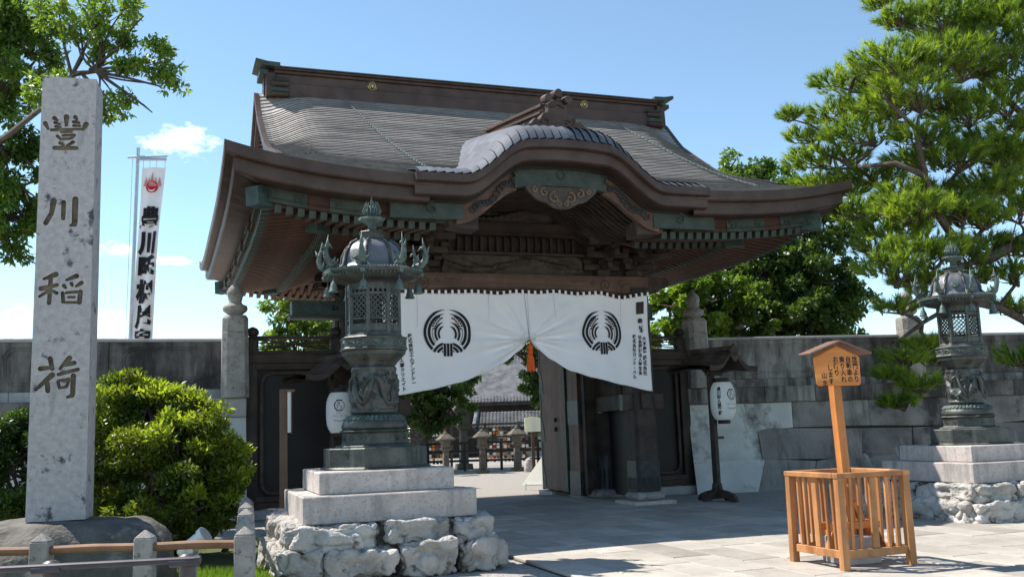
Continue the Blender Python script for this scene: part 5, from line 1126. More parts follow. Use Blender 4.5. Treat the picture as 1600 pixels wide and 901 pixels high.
# ================================================================== wooden sign in its cage
CG = Vector((3.285, 10.03, 0)); CYAW = .35
cg = thing('slatted_cage', 'square slatted wooden guard around the foot of the sign', 'guard', CG, CYAW); hb_, ht_ = .392, .386
for i, (sx_, sy_) in enumerate(((-1, -1), (1, -1), (1, 1), (-1, 1))):
    m = MB(); m.bar((sx_ * hb_, sy_ * hb_, 0), (sx_ * ht_, sy_ * ht_, .90), .075, .075, up=(0, 1, 0)); m.build('corner_post', 'cage_wood', cg, bevel=.005)
for f in range(4):
    Mf = Matrix.Rotation(f * PI / 2, 3, 'Z')
    m = MB(); m.bar(Mf @ Vector((-ht_ - .045, -ht_, .905)), Mf @ Vector((ht_ + .045 - .09, -ht_, .905)), .085, .05); m.build('top_rail', 'cage_wood', cg, bevel=.006)
    m = MB(); m.bar(Mf @ Vector((-hb_ + .04, -hb_ + .008, .17)), Mf @ Vector((hb_ - .04, -hb_ + .008, .17)), .035, .075); m.build('bottom_rail', 'cage_wood', cg, bevel=.004)
    for q, w_ in ((.16, .03), (.29, .03), (.5, .075), (.71, .03), (.84, .03)):
        xb, xt = -hb_ + 2 * hb_ * q, -ht_ + 2 * ht_ * q; m = MB(); m.bar(Mf @ Vector((xb, -hb_ + .02, .21)), Mf @ Vector((xt, -ht_ + .004, .88)), w_, .03, up=Mf @ Vector((0, 1, 0))); m.build('slat', 'cage_wood', cg, bevel=.003)
sg = thing('wooden_sign', 'new wooden roofed notice board on a tall post, black brush lettering', 'sign', CG, CYAW)
lean = -.035
def SL(x, y, z): return (x + lean * (z - 1), y, z)
m = MB(); m.bar(SL(0, .02, .12), SL(0, .02, 1.84), .092, .092, up=(0, 1, 0)); m.build('post', 'new_wood', sg, bevel=.005)
m = MB(); pts = [(-.268, 1.775), (.268, 1.775), (.285, 2.075), (0, 2.195), (-.285, 2.075)]
m.prism(pts, lambda x, z: SL(x, -.075, z), lambda x, z: SL(x, -.03, z)); bd = m.build('board', 'sign_wood', sg, bevel=.02, fix=True)
m = MB(); m.bx(-.30, -.26, -.08, .02, 1.8, 2.06) if False else None
for s in (-1, 1):
    m = MB(); m.bar(SL(0, -.045, 2.222), SL(s * .375, -.045, 2.095), .20, .018); m.build('sign_roof', 'post_brown', sg, bevel=.004)
m = MB()
for i, s_ in enumerate(('総門より', '自動車の', '乗り入れ', 'お断り', 'します', '山主')):
    z = 2.09; k = .080; sh = {4: .085, 5: .155}.get(i, 0); stp = 1.0 if len(s_) > 2 else 1.15
    vtext(m, s_, .205 - i * .078, 2.072 - sh, .0665, lambda x, zz: SL(x, -.0765, zz), .022, stp)
m.build('lettering', 'ink', bd)
m = MB()
for s in (-1, 1): m.bx(-.30, .30, s * .075 - .022, s * .075 + .022, .36, .43); m.bx(s * .16 - .03, s * .16 + .03, -.20, .20, .29, .36)
m.build('cross_brace', 'new_wood', sg, bevel=.004)
for s in (-1, 1): m = MB(); m.bar((s * .28, 0, .14), (s * .07, 0, .62), .06, .05, up=(0, 1, 0)); m.build('strut', 'new_wood', sg, bevel=.004)
m = MB(); m.bx(-.20, .20, -.20, .20, .03, .30); o = m.build('footing_stone', 'granite', sg, bevel=.012)

# ================================================================== beyond the gate
HY = 56
hall = thing('temple_hall', 'distant hall with grey tiled roofs seen through the gate', 'building', (0, HY, 0))
def tiles(x0, x1, y0, z0, y1, z1, nx, ny):
    m = MB()
    for j in range(ny):
        q0, q1 = j / ny, (j + 1) / ny
        def S(u, v): q = q0 + (q1 - q0) * v; x = x0 + (x1 - x0) * u; return (x, y0 + (y1 - y0) * q, z0 + (z1 - z0) * (q ** 1.15) + .045 * abs(math.sin(PI * nx * u)) + .03 * (1 - v))
        m.grid(S, nx * 4, 1)
    return m
m = tiles(-6.5, 9, -1.2, 2.95, 4.5, 6.6, 84, 30); o = m.build('upper_roof', 'roof_tile', hall); o['kind'] = 'stuff'
m = tiles(-2.2, 7, -3.6, 1.55, -1.6, 2.4, 48, 12); o = m.build('lower_roof', 'roof_tile', hall); o['kind'] = 'stuff'
m = MB(); m.add([(-6.5, -1.18, 2.90), (9, -1.18, 2.90), (9, 4.5, 6.5), (-6.5, 4.5, 6.5)], [(0, 1, 2, 3)]); m.add([(-2.2, -3.58, 1.50), (7, -3.58, 1.50), (7, -1.6, 2.33), (-2.2, -1.6, 2.33)], [(0, 1, 2, 3)]); m.build('roof_boards', 'roof_tile', hall)
m = MB(); m.bx(-6, 8.5, -.4, 5, 0, 3.0); m.build('wall', 'dark_wood', hall); m = MB(); m.bx(-1.9, 6.7, -3.0, -1, 0, 1.6); m.build('porch', 'far_wall', hall)
m = MB(); m.bx(-6.6, 9.1, -1.25, -1.05, 2.78, 2.96); m.bx(-2.3, 7.1, -3.65, -3.5, 1.42, 1.56); m.build('eave_beam', 'dark_wood', hall)
m = MB().tube([(-2.25, -3.6, 1.66), (-2.2, -2.6, 2.05), (-2.15, -1.5, 2.55)], .13, 8); m.build('hip_ridge', 'roof_tile', hall)
for i in range(8): m = MB(); m.bx(-1.6 + i * 1.05, -1.0 + i * 1.05, -3.03, -2.99, .5, 1.4); m.build('window', 'black_lacquer', hall)
def small_lantern(px, py, y, h, label, w=1):
    t = thing('stone_lantern', label, 'lantern', (px, y, 0), .3, 'stone lanterns beyond the gate'); s = h
    m = MB(); m.frus(0, 0, 0, .08 * s, .5 * w, .5 * w, .46 * w, .46 * w); m.frus(0, 0, .08 * s, .55 * s, .26 * w, .26 * w, .22 * w, .22 * w); m.build('post', 'dim_stone', t, bevel=.01)
    m = MB(); m.frus(0, 0, .55 * s, .62 * s, .26 * w, .26 * w, .46 * w, .46 * w); m.frus(0, 0, .62 * s, .80 * s, .34 * w, .34 * w, .34 * w, .34 * w); m.build('fire_box', 'dim_stone', t, bevel=.01)
    m = MB(); m.frus(0, 0, .80 * s, .83 * s, .70 * w, .70 * w, .72 * w, .72 * w); m.frus(0, 0, .83 * s, .95 * s, .68 * w, .68 * w, .2 * w, .2 * w); m.lathe([(.09 * w, .95 * s), (.10 * w, .97 * s), (.01, s)], 10); m.build('cap', 'dim_stone', t, bevel=.01)
A1, A2, A3, A4 = (-2.386,33.000,0.374), (-1.209,34.000,0.364), (-0.026,35.000,0.336), (-2.060,38.000,0.260)
small_lantern(A1[0], 0, 33, 1.45, 'small stone lantern, leftmost of those seen under the curtain', .8); small_lantern(A2[0], 0, 34, 1.5, 'small stone lantern in the middle of those seen under the curtain', .8)
small_lantern(A3[0], 0, 35, 1.55, 'small stone lantern, rightmost of those seen under the curtain', .8); small_lantern(A4[0], 0, 38, 2.7, 'taller stone lantern behind the small ones under the curtain', 1.2)
# fences and plaque racks
for k, (y, x0, x1, z) in enumerate(((36.5, -6, 2.2, 1.05), (39, -8, 3, 1.75))):
    t = thing('wooden_fence', ('low brown fence beyond the gate behind the stone lanterns', 'taller brown fence with rails in the far courtyard')[k], 'fence', (0, y, 0))
    x = x0
    while x < x1: m = MB(); m.bx(x - .05, x + .05, -.05, .05, 0, z); m.build('fence_post', 'dim_stone' if k else 'dark_wood', t); x += 1.35
    for q in (.35, .68, .96): m = MB(); m.bx(x0, x1, -.07, .07, z * q - .04, z * q + .04); m.build('fence_rail', 'dim_stone' if k else 'dark_wood', t)
for k, (x0, x1, y) in enumerate((((-3.625,40.000,0.806)[0], (-3.006,40.000,0.785)[0], 40.5), ((-1.302,40.000,0.728)[0], (0.349,40.000,0.673)[0], 41))):
    t = thing('plaque_rack', ('rack of small coloured prayer plaques at the left edge of the passage', 'rack of small coloured prayer plaques behind the stone lanterns')[k], 'rack', (0, y, 0)); m = MB()
    for s in (x0 - .2, x1): m.bx(s - .05, s + .05, 0, .1, 0, 1.6)
    for z in (.5, .9, 1.3): m.bx(x0 - .2, x1, 0, .06, z + .16, z + .2)
    m.build('frame', 'brown_wood', t)
    mm = {c: MB() for c in ('paper', 'sign_wood', 'dark_wood', 'dim_stone', 'red_ink')}
    for z in np.arange(.15, 1.45, .14):
        x = x0
        while x < x1: c = random.choices(list(mm), (4, 3, 4, 4, 2))[0]; mm[c].bx(x, x + .11, -.03 - random.random() * .03, -.01, z, z + .11); x += .15
    for c, b_ in mm.items(): o = b_.build('plaques', c, t); o['kind'] = 'stuff'
p = (0.481,30.000,1.051); t = thing('notice_board', 'white notice board on a brown post beyond the gate', 'sign', (p[0], 30, 0), .2); z0, z1 = (0.492,30.000,1.357)[2], (0.509,30.000,1.819)[2]
m = MB(); m.bx(-.05, .05, 0, .05, 0, z1); m.build('post', 'brown_wood', t); m = MB(); m.prism([(-.25, z0), (.25, z0), (.25, z1 - .05), (0, z1), (-.25, z1 - .05)], lambda x, z: (x, -.04, z), lambda x, z: (x, -.01, z)); m.build('board', 'paper', t)
p = (0.483,24.023,0.000); t = thing('a_frame_sign', 'white folding floor sign standing just beyond the right door', 'sign', p, -.5)
m = MB(); m.prism([(-.36, .12), (.36, .12), (.36, .95), (.26, .95)], lambda x, z: (x, -.22 + .25 * z, z), lambda x, z: (x, -.20 + .25 * z, z)); m.build('panel', 'paper', t, fix=True)
m = MB()
for x in (-.26, .26): m.bar((x, -.2, 0), (x, -.17, .16), .03)
m.bar((-.26, -.2, .12), (.26, -.2, .12), .03); m.build('frame', 'white_metal', t)
p = (0.371,34.000,0.441); o = MB().lathe([(.16, 0), (.17, .1), (.15, .3), (.10, .42), (.02, .47)], 14, (p[0], 34, 0)).build('stone_marker', 'plinth_stone'); tag(o, 'small rounded pale stone marker beyond the gate beside the notice board', 'stone')

# ================================================================== trees and shrubs
def leaf_cloud(name, parent, C_, R_, n, size, mt, seed, flat=.75, shell=.45, elong=2.0, droop=.2, sub=.34):
    """leaves spread over many small clumps; C_, R_: lobe centres and radii"""
    g_ = np.random.default_rng(seed); C_ = np.asarray(C_, float); R_ = np.asarray(R_, float)
    ncl = np.maximum(10, (R_ ** 2 * 30).astype(int)); cc = []; cr_ = []
    for c, r, k in zip(C_, R_, ncl):
        d = g_.normal(size=(k, 3)); d /= np.linalg.norm(d, axis=1)[:, None]; rad = r * (shell + (1 - shell) * g_.random(k) ** .5)
        p = c + d * rad[:, None] * np.array([1, 1, flat]); cc.append(p); cr_.append(g_.uniform(.6, 1.25, k) * sub * np.sqrt(r) * .62)
    cc = np.concatenate(cc); cr_ = np.concatenate(cr_); w = cr_ ** 2; idx = g_.choice(len(cc), n, p=w / w.sum())
    d = g_.normal(size=(n, 3)); d /= np.linalg.norm(d, axis=1)[:, None]; rr = cr_[idx] * g_.random(n) ** .45
    P = cc[idx] + d * rr[:, None] * np.array([1, 1, .7])
    ax = d * .5 + g_.normal(size=(n, 3)) * .6 + np.array([0, 0, -droop]); ax /= np.linalg.norm(ax, axis=1)[:, None]
    nr = g_.normal(size=(n, 3)) * .6 + np.array([0, 0, 1.0]) + d * .5; sd_ = np.cross(ax, nr); sd_ /= np.maximum(1e-6, np.linalg.norm(sd_, axis=1))[:, None]
    s = size * g_.uniform(.6, 1.3, n)[:, None]; V = np.empty((n, 4, 3)); up_ = np.cross(sd_, ax)
    V[:, 0] = P; V[:, 1] = P + ax * s * .5 + sd_ * s / elong * .5 + up_ * s * .06; V[:, 2] = P + ax * s; V[:, 3] = P + ax * s * .5 - sd_ * s / elong * .5 + up_ * s * .06
    return np_mesh(name, V.reshape(-1, 3), 4, mt, parent), cc, cr_
def limbs(mb, root, targets, r0, seed, bend=.25, r1=.012, n=7):
    r = random.Random(seed)
    for t_ in targets:
        a, b = Vector(root), Vector(t_); L = (b - a).length; pts = []; rad = []
        k1, k2 = Vector((r.uniform(-1, 1), r.uniform(-1, 1), r.uniform(-.2, .8))) * L * bend * .5, Vector((r.uniform(-1, 1), r.uniform(-1, 1), r.uniform(-.5, .5))) * L * bend * .3
        for i in range(n + 1):
            q = i / n; pts.append(a.lerp(b, q) + k1 * math.sin(PI * q) + k2 * math.sin(2 * PI * q)); rad.append(r0 * (1 - q) ** .8 + r1)
        mb.tube(pts, rad, 7, caps=False)
def tree(name, label, base, lobes, n, size, mt, seed, trunk_top, r0=.25, group=None, cat='tree', **kw):
    t = thing(name, label, cat, base, 0, group); B = Vector(base); C_ = [Vector(l[:3]) - B for l in lobes]; R_ = [l[3] for l in lobes]
    tt = Vector(trunk_top) - B; m = MB()
    m.tube([(0, 0, -.2), tt * .3 + Vector((.1, .1, 0)), tt * .65 + Vector((-.12, .08, 0)), tt], [r0 * 1.35, r0, r0 * .85, r0 * .6], 12)
    cr_o, cc, crr = leaf_cloud('crown', t, C_, R_, n, size, mt, seed, **kw)
    limbs(m, tt, C_, r0 * .42, seed); rr = random.Random(seed)
    for c, r in zip(C_, R_):
        near = [Vector(p) for p in cc if (Vector(p) - c).length < r * 1.05]; rr.shuffle(near); limbs(m, c, near[:9], .035 * max(.6, r), seed + 5, r1=.006, n=5)
    m.build('trunk', 'bark', t, smooth=True); return t
# right: broadleaf trees behind the wall
tree('broadleaf_tree', 'large dark green broadleaf tree behind the right wall, under the roof corner', (9.2, 29, 0),
     [(*(7.496,29.000,5.947), 1.5), (*(8.997,29.000,5.508), 1.55), (*(5.989,28.500,4.966), 1.15), (*(8.408,29.500,7.391), 1.2), (*(9.846,29.500,6.942), 1.1), (*(6.950,28.000,4.312), 1.2), (*(8.960,28.000,4.150), 1.2), (*(5.200,28.500,4.333), .8), (*(7.963,27.600,4.598), 1.1), (*(9.921,28.500,4.831), .75), (*(6.988,30.000,6.532), 1.0)],
     52000, .165, 'leaf_c', 11, (8.120,29.000,4.000), .30, 'trees behind the wall', shell=.3)
tree('broadleaf_tree', 'tree top showing above the roof slope left of the pine', (7.6, 36, 0),
     [(*(8.348,36.000,10.615), 1.15), (*(9.767,36.000,10.193), 1.2), (*(8.858,36.000,9.239), 1.4), (*(10.812,36.000,9.663), 1.1), (*(7.060,36.000,9.302), 1.1)], 16000, .17, 'leaf_a', 12, (8.862,36.000,7.532), .28, 'trees behind the wall', shell=.25)
tree('broadleaf_tree', 'lighter green tree just beyond the right wing, beside the curtain edge', (6.0, 27, 0),
     [(*(4.421,27.000,4.645), .75), (*(4.901,27.000,5.257), .8), (*(4.120,27.000,4.030), .65), (*(5.462,27.500,5.587), .7), (*(5.452,27.000,4.074), .7), (*(6.396,27.000,4.936), .6)], 15000, .15, 'leaf_b', 13, (4.692,27.000,3.214), .16, 'trees behind the wall', shell=.2)
# through the left wing
tree('broadleaf_tree', 'loose light green tree seen above the left wing balustrade', (-5.3, 27, 0),
     [(*(-6.155,27.000,4.828), .75), (*(-5.535,27.000,4.271), .7), (*(-6.511,27.000,4.215), .55), (*(-5.095,27.000,3.812), .7), (*(-5.892,27.000,3.574), .65), (*(-4.824,27.000,4.425), .6), (*(-6.687,27.000,3.689), .4)], 9000, .13, 'leaf_b', 14, (-5.718,27.000,2.863), .14, 'trees behind the wall', shell=.2, sub=.30)
# beyond the gate
tree('courtyard_tree', 'dark clipped tree in the courtyard, left under the curtain', (-4.1, 36, 0),
     [(*(-3.649,36.000,2.500), 1.0), (*(-2.937,36.000,2.942), 1.0), (*(-2.366,36.000,2.341), .8), (*(-3.264,35.500,1.903), .7), (*(-4.104,36.000,3.215), 1.0), (*(-2.170,37.000,3.195), .8), (*(-2.755,37.000,3.937), 1.0)], 17000, .16, 'leaf_c', 15, (-3.160,36.000,1.327), .18, 'courtyard trees')
tree('courtyard_tree', 'dark tree hanging over the courtyard behind the tassel', (2.3, 33, 0),
     [(*(0.792,32.000,3.493), .7), (*(0.239,32.000,3.826), .6), (*(0.919,32.000,2.450), .5), (*(-0.273,32.000,4.158), .6), (*(0.873,33.000,1.633), .4), (*(0.519,32.000,2.878), .35), (*(-0.679,32.000,4.593), .8), (*(0.991,32.000,4.325), .8)], 12000, .13, 'leaf_c', 16, (1.334,33.000,2.468), .14, 'courtyard trees')
tree('courtyard_tree', 'tall unseen tree added behind the gate roof to shade the courtyard', (-7.4, 38, 0),
     [(-7.4, 38, 7.6, 1.8), (-6.2, 37.2, 7.0, 1.5), (-8.2, 39, 6.6, 1.5), (-6.0, 39.5, 8.2, 1.5), (-7.6, 36.4, 6.4, 1.2)], 16000, .2, 'leaf_c', 18, (-7.3, 38, 5), .3, 'courtyard trees')  # hidden from the camera, put in for its shadow on the yard
# left tree behind the pillar
tree('broadleaf_tree', 'dark evergreen tree at the left edge, a sparse bough reaching over the pillar', (-11.6, 18.8, 0),
     [(*(-9.905,18.100,9.299), 1.02), (*(-9.296,18.100,9.670), 0.84), (*(-9.238,17.600,8.311), 0.90), (*(-9.019,18.100,8.877), 0.54), (*(-9.548,17.600,7.080), 0.96), (*(-9.081,17.800,6.258), 0.60), (*(-9.356,17.800,5.657), 0.60), (*(-9.216,17.800,5.107), 0.38), (*(-8.865,17.900,5.540), 0.24), (*(-9.728,17.600,5.747), 0.84), (*(-9.039,17.900,7.027), 0.48)],
     23000, .125, 'leaf_a', 17, (-10.232,18.200,7.030), .22, shell=.2, elong=2.4, sub=.30)
lt = bpy.data.objects[-1] if False else [o for o in bpy.data.objects if o.get('label', '').startswith('dark evergreen tree at the left')][0]
BB = Vector(lt.location); m = MB()
boughs = [[(-9.998,18.000,6.965), (-8.152,15.600,6.593), (-6.805,13.900,6.408), (-6.098,13.200,6.585), (-5.669,13.000,6.551), (-5.182,12.900,6.404), (-4.703,12.800,6.232)], [(-6.098,13.200,6.585), (-5.816,13.100,7.083), (-5.603,13.000,7.410), (-5.520,13.000,7.691)], [(-6.098,13.200,6.585), (-6.221,13.200,7.043), (-6.309,13.200,7.524)], [(-5.759,13.000,6.573), (-5.368,12.900,6.798), (-5.110,12.900,7.161), (-4.980,12.900,7.296)], [(-5.669,13.000,6.551), (-5.267,12.900,6.242), (-4.916,12.800,5.968), (-4.800,12.800,5.864)], [(-6.098,13.200,6.585), (-5.943,13.200,6.844), (-6.005,13.200,7.417)], [(-5.359,12.900,6.447), (-5.054,12.900,6.602), (-4.878,12.900,6.642)], [(-5.891,13.100,6.541), (-5.569,13.100,6.232), (-5.345,13.000,6.005)]]
for k, b_ in enumerate(boughs): pts = [Vector(p) - BB for p in b_]; m.tube(pts, [(.05 if k == 0 else .022) * (1 - .85 * i / (len(pts) - 1)) + .004 for i in range(len(pts))], 6)
r_ = random.Random(4)
ends = [((*(-4.665,12.800,6.596),), .26), ((*(-4.925,12.800,6.468),), .24), ((*(-4.511,12.800,6.271),), .20), ((*(-4.756,12.800,6.782),), .16), ((*(-5.187,12.900,6.607),), .2), ((*(-5.392,13.000,6.098),), .26), ((*(-5.548,13.000,7.032),), .28), ((*(-5.827,13.100,7.462),), .34), ((*(-5.377,13.000,7.355),), .28), ((*(-5.235,13.000,7.020),), .17), ((*(-6.327,13.200,7.524),), .32), ((*(-6.043,13.200,7.180),), .22), ((*(-5.476,13.000,5.936),), .18), ((*(-5.720,13.100,6.844),), .14), ((*(-5.202,13.000,7.537),), .2), ((*(-6.297,13.400,6.552),), .26), ((*(-6.667,13.600,6.542),), .3)]
limbs(m, Vector((-5.669,13.000,6.551)) - BB, [Vector(e[0]) - BB for e in ends], .014, 8, r1=.004)
m.build('bough', 'bark', lt)
leaf_cloud('bough_leaves', lt, [Vector(e[0]) - BB for e in ends], [e[1] for e in ends], 5200, .095, 'leaf_b', 19, elong=2.3, shell=.1, sub=.30)
# shrubs
tree('shrub', 'rounded glossy green shrub between the pillar and the left stone post', (-3.9, 12.9, 0),
     [(*(-4.873,12.600,1.453), .72), (*(-4.270,12.400,1.198), .70), (*(-4.902,12.300,0.833), .60), (*(-4.317,12.000,0.681), .52), (*(-3.940,12.500,1.025), .42), (*(-4.174,12.700,1.591), .40), (*(-4.793,12.800,1.859), .42), (*(-3.770,12.600,1.175), .24), (*(-5.291,12.800,1.793), .5), (*(-3.816,12.500,0.705), .30), (*(-4.293,12.800,1.842), .24), (*(-3.964,12.100,0.586), .36), (*(-5.194,12.600,1.223), .6), (*(-4.474,12.200,1.056), .6), (*(-4.024,12.500,1.346), .45), (*(-3.658,12.500,0.976), .22), (*(-5.046,12.800,2.033), .3), (*(-4.200,11.900,0.387), .3), (*(-4.697,12.000,0.469), .35)],
     95000, .068, 'leaf_bush', 21, (-3.9, 12.8, .25), .05, 'garden shrubs', 'shrub', shell=.45, elong=2.4, flat=.92, droop=-.3, sub=.46)
tree('shrub', 'dark shrub at the left edge behind the inscribed pillar', (-6.2, 12.9, 0),
     [(*(-6.409,12.600,1.103), .6), (*(-6.830,12.600,1.438), .55), (*(-6.361,12.800,1.500), .36), (*(-6.160,12.300,0.643), .4), (*(-6.175,12.800,0.924), .5)], 34000, .068, 'leaf_c', 22, (-6.2, 12.8, .25), .05, 'garden shrubs', 'shrub', shell=.45, elong=2.4, flat=.92, droop=-.3, sub=.46)  # darker leaf colour stands in for shade on this shrub
sh = [o for o in bpy.data.objects if o.get('label', '').startswith('rounded glossy green shrub')][0]; SB = Vector(sh.location)
yl = [((*(-4.146,12.600,1.955),), .16), ((*(-4.428,12.700,2.025),), .14), ((*(-3.866,12.500,1.741),), .16), ((*(-3.672,12.400,1.415),), .14), ((*(-3.493,12.400,1.054),), .12), ((*(-4.677,12.700,2.083),), .12), ((*(-3.498,12.500,1.288),), .09), ((*(-3.849,12.200,1.346),), .15), ((*(-4.169,12.200,1.708),), .14), ((*(-4.925,12.800,2.195),), .10), ((*(-3.597,12.300,0.751),), .13), ((*(-5.258,12.900,2.211),), .12), ((*(-4.332,12.000,1.519),), .12), ((*(-3.863,11.900,0.824),), .12)]
leaf_cloud('young_leaves', sh, [Vector(e[0]) - SB for e in yl], [e[1] for e in yl], 4200, .085, 'leaf_young', 23, elong=2.6, shell=.2, droop=-.5, sub=.5)
m = MB(); limbs(m, (0, -.3, .5), [Vector(e[0]) - SB for e in yl], .012, 24, r1=.004); m.build('shoots', 'bark', sh)
# ------------------------------------------------------------------ pine
def tufts(name, parent, P, D, n_need, ln, mt, seed, wid=.0048):
    g_ = np.random.default_rng(seed); N = len(P); P = np.repeat(P, n_need, 0); D = np.repeat(D, n_need, 0); k = len(P)
    d = D * 1.0 + g_.normal(size=(k, 3)) * .40; d /= np.linalg.norm(d, axis=1)[:, None]; d[:, 2] += .10; s = ln * g_.uniform(.65, 1.15, k)[:, None]
    b = P + D * g_.uniform(-.09, .05, k)[:, None]; sd_ = np.cross(d, g_.normal(size=(k, 3))); sd_ /= np.maximum(1e-6, np.linalg.norm(sd_, axis=1))[:, None]
    V = np.empty((k, 3, 3)); V[:, 0] = b + sd_ * wid; V[:, 1] = b - sd_ * wid; V[:, 2] = b + d * s
    return np_mesh(name, V.reshape(-1, 3), 3, mt, parent)
PBs = Vector((11.6, 17.6, 0)); pine = thing('pine_tree', 'spreading green pine tree filling the right edge above the wall', 'tree', PBs)
r_ = random.Random(31); g_ = np.random.default_rng(31)
m = MB(); m.tube([(0, 0, -.2), (.1, 0, 2.0), (-.15, .1, 4.2), (-.05, .2, 6.4), (-.2, .1, 9)], [.42, .34, .30, .24, .12], 14)
Wb = lambda L: [Vector(p) - PBs for p in L]
main = [
 ([(10.175,17.500,3.969), (9.155,17.200,4.510), (8.342,16.900,4.104), (7.723,16.600,4.297), (7.259,16.300,4.808), (7.061,16.200,5.459), (6.512,16.000,5.646), (6.403,17.800,6.061)], .13),
 ([(8.342,16.900,4.104), (7.644,16.500,3.948), (7.100,16.300,3.715), (6.363,16.100,3.548)], .06),
 ([(10.257,17.500,4.673), (9.106,17.200,5.119), (8.394,17.000,4.693), (7.805,16.800,4.218), (7.399,16.500,3.680)], .07),
 ([(7.061,16.200,5.459), (6.976,16.200,6.304), (6.539,16.100,6.740), (6.606,17.600,7.874)], .06),
 ([(7.259,16.300,4.808), (6.529,16.200,4.977), (6.406,18.000,5.276), (5.760,18.200,5.468), (5.320,18.100,5.645)], .05),
 ([(9.989,17.500,2.357), (8.997,17.200,3.046), (8.421,16.900,3.256), (7.722,16.800,3.379), (6.941,16.600,2.995), (6.264,16.200,2.603)], .10),
 ([(10.586,17.800,6.063), (9.509,17.400,6.836), (8.662,17.200,7.528), (7.707,17.000,8.215), (6.972,16.800,8.643)], .09),
 ([(9.509,17.400,6.836), (8.542,17.000,6.146), (7.957,16.800,5.759)], .05),
 ([(10.802,17.800,7.928), (9.723,17.500,8.351), (8.837,17.300,8.798)], .07),
 ([(8.421,16.900,3.256), (8.801,16.900,3.692), (8.534,16.600,4.157), (8.711,16.500,4.746)], .04),
]
for pts, r0 in main:
    L = Wb(pts)
    if L[0].x > -1.9 and len(L) > 2 and pts[0][0] > 9.7: L = [Vector((-.08, .1, L[0].z + .25)), Vector((-.08, .1, L[0].z + .25)).lerp(L[0], .5) + Vector((0, 0, .12))] + L; r0 *= 1.15
    m.tube(L, [r0 * (1 - .8 * i / (len(L) - 1)) for i in range(len(L))], 8)
for a_, z_, l_ in ((.3, 5.2, 2.6), (-.7, 6.2, 2.4), (.9, 7.0, 2.2), (0, 7.9, 1.8), (1.8, 6.0, 2.2), (-1.4, 7.4, 1.8)):
    e_ = Vector((l_ * math.cos(a_), l_ * math.sin(a_), z_ + .35)); main.append(([tuple(PBs + e_ * 1.0)], .01)); m.tube([(-.05, .1, z_), e_ * .5 + Vector((0, 0, z_ * .5 + .2)), e_], [.10, .07, .02], 8)

# pads of foliage: (centre, half sizes x, y, z)
pads = [((6.613,18.000,7.770), .75, .6, .28), ((6.641,16.200,7.459), .8, .7, .33), ((6.072,18.200,6.333), .8, .6, .26), ((6.470,17.200,6.517), .75, .7, .30), ((5.739,18.200,6.787), .45, .4, .18), ((5.436,18.100,7.210), .22, .3, .12),
 ((6.961,16.300,6.908), .7, .7, .4), ((7.820,16.600,7.571), .9, .8, .45), ((8.982,17.000,8.170), .9, .9, .5), ((7.812,16.900,8.535), .8, .7, .4), ((8.857,17.000,6.967), .7, .7, .35), ((7.076,16.800,8.518), .35, .4, .18), ((6.918,17.200,9.009), .3, .3, .12),
 ((6.735,16.200,4.860), .75, .7, .30), ((6.350,17.200,5.098), .7, .6, .24), ((5.911,18.200,5.836), .55, .5, .18), ((7.605,16.500,5.803), .7, .7, .3), ((6.884,16.200,4.141), .7, .7, .36), ((6.247,16.000,3.859), .55, .5, .28), ((7.581,16.400,4.875), .6, .6, .24),
 ((8.371,16.800,5.397), .6, .6, .28), ((9.087,17.000,5.891), .6, .6, .4), ((8.822,16.900,4.945), .5, .5, .3), ((8.097,16.600,4.733), .5, .5, .2), ((6.215,16.400,4.256), .45, .4, .2), ((8.650,16.800,3.795), .45, .5, .25), ((8.607,16.800,2.354), .4, .4, .2),
 ((6.324,16.000,2.375), .36, .35, .16), ((6.505,15.900,1.948), .34, .3, .20), ((6.055,15.900,2.118), .22, .25, .10), ((7.229,16.400,2.372), .4, .4, .18), ((6.739,16.200,2.587), .3, .3, .14), ((6.246,16.100,1.654), .34, .3, .15), ((6.453,16.400,3.261), .4, .4, .14), ((6.457,18.400,5.742), .5, .5, .16), ((8.098,16.800,3.814), .45, .4, .18), ((8.097,16.900,6.722), .6, .6, .3), ((7.157,16.400,6.189), .6, .5, .25), ((8.669,17.200,8.759), .9, .8, .4), ((9.265,17.000,7.553), .7, .7, .4), ((7.358,16.600,7.469), .7, .6, .3), ((6.757,16.800,6.854), .6, .6, .25), ((6.387,18.200,7.209), .6, .6, .22), ((7.128,16.400,3.565), .5, .5, .3), ((7.706,16.600,4.129), .6, .5, .3), ((8.587,17.000,6.026), .6, .6, .3), ((9.603,17.400,8.815), .8, .8, .4), ((6.758,18.000,5.880), .7, .6, .22), ((6.650,16.600,4.614), .6, .6, .25), ((6.877,16.600,5.285), .5, .5, .2)]
for px_ in [(7.605,16.800,8.016), (8.674,17.200,7.650), (9.195,17.300,6.572), (8.107,17.000,5.224), (8.799,17.200,5.483), (9.019,17.200,4.306), (8.463,17.200,4.442), (7.477,16.800,4.286), (7.702,17.000,3.406), (6.898,16.600,3.713), (9.295,17.400,5.397), (8.375,17.100,6.300), (8.925,17.300,6.221), (7.508,16.900,5.337), (7.732,16.800,6.938), (8.995,17.400,8.711), (8.397,17.200,8.397), (8.852,17.200,3.278), (7.068,16.800,5.906), (7.062,17.600,7.608), (6.787,17.900,7.348)]: pads.append((px_, .42, .45, .16))
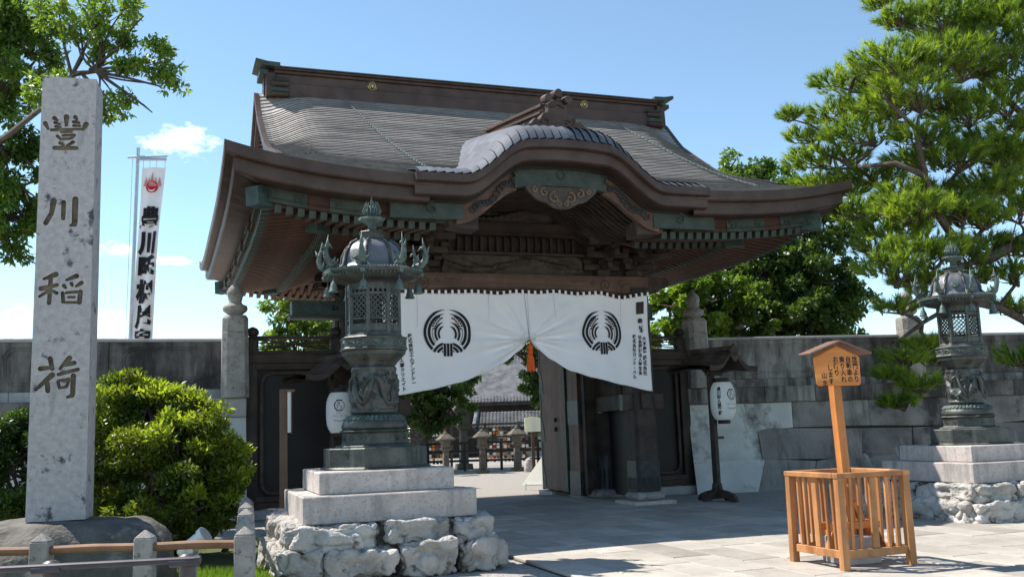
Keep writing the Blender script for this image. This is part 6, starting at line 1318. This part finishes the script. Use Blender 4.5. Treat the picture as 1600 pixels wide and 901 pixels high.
for a_, z_, l_ in ((.3, 5.2, 2.6), (-.7, 6.2, 2.4), (.9, 7.0, 2.2), (0, 7.9, 1.8), (1.8, 6.0, 2.2), (-1.4, 7.4, 1.8)):
    for q in (.65, 1.0): pads.append((tuple(PBs + Vector((l_ * q * math.cos(a_ + (q - .8)), l_ * q * math.sin(a_ + (q - .8)), z_ + .5))), .75, .7, .28))
pads.append((tuple(PBs + Vector((-.1, .1, 9.1))), .8, .8, .45))
TP, TD = [], []
for c, hx, hy, hz in pads:
    c = Vector(c) - PBs; nt = int(70 * hx * hy / .3 * (1 + hz)); nt = max(44, min(320, nt)); tips = []
    for i in range(nt):
        a = r_.uniform(0, 2 * PI); q = math.sqrt(r_.random()); dz = r_.uniform(-.5, 1) * hz * (1.1 - q * .6)
        p = c + Vector((hx * q * math.cos(a), hy * q * math.sin(a), dz)); d = Vector((math.cos(a) * q * .9 + r_.gauss(0, .25), math.sin(a) * q * .9 + r_.gauss(0, .25), .55 + r_.gauss(0, .2))).normalized(); TP.append(p); TD.append(d); tips.append(p - d * .08)
    # twigs to a few tips from the pad's heart, and the heart to the nearest limb
    heart = c - Vector((-.25 * hx, 0, hz * .8)); r_.shuffle(tips); limbs(m, heart, tips[:12], .014, r_.randint(0, 999), r1=.004, n=4)
    near = min((p for L, _ in [(Wb(x), 0) for x, _ in main] for p in L), key=lambda p: (p - heart).length); limbs(m, near, [heart], .03, r_.randint(0, 999), r1=.012, n=5, bend=.2)
m.build('trunk', 'pine_bark', pine, smooth=True)
TP, TD = np.array([tuple(p) for p in TP]), np.array([tuple(p) for p in TD]); k = len(TP); sel = np.random.default_rng(3).random(k) < .6
tufts('needles', pine, TP[sel], TD[sel], 34, .165, 'needle', 41, .0075); tufts('dark_needles', pine, TP[~sel], TD[~sel], 34, .165, 'needle_dark', 42, .0075)

# far belt of trees closing the view behind the courtyard
fr = random.Random(9); fl = [(-62 + 4.6 * i + fr.uniform(-1, 1), 78 + fr.uniform(-3, 3), 2.6 + fr.uniform(-.5, .6)) for i in range(28)]
fw, _, _ = leaf_cloud('far_wood', None, fl, [3.0] * len(fl), 26000, .5, 'leaf_c', 51, sub=.5); fw['kind'] = 'stuff'; fw['label'] = 'low distant belt of trees far behind the courtyard'; fw['category'] = 'trees'
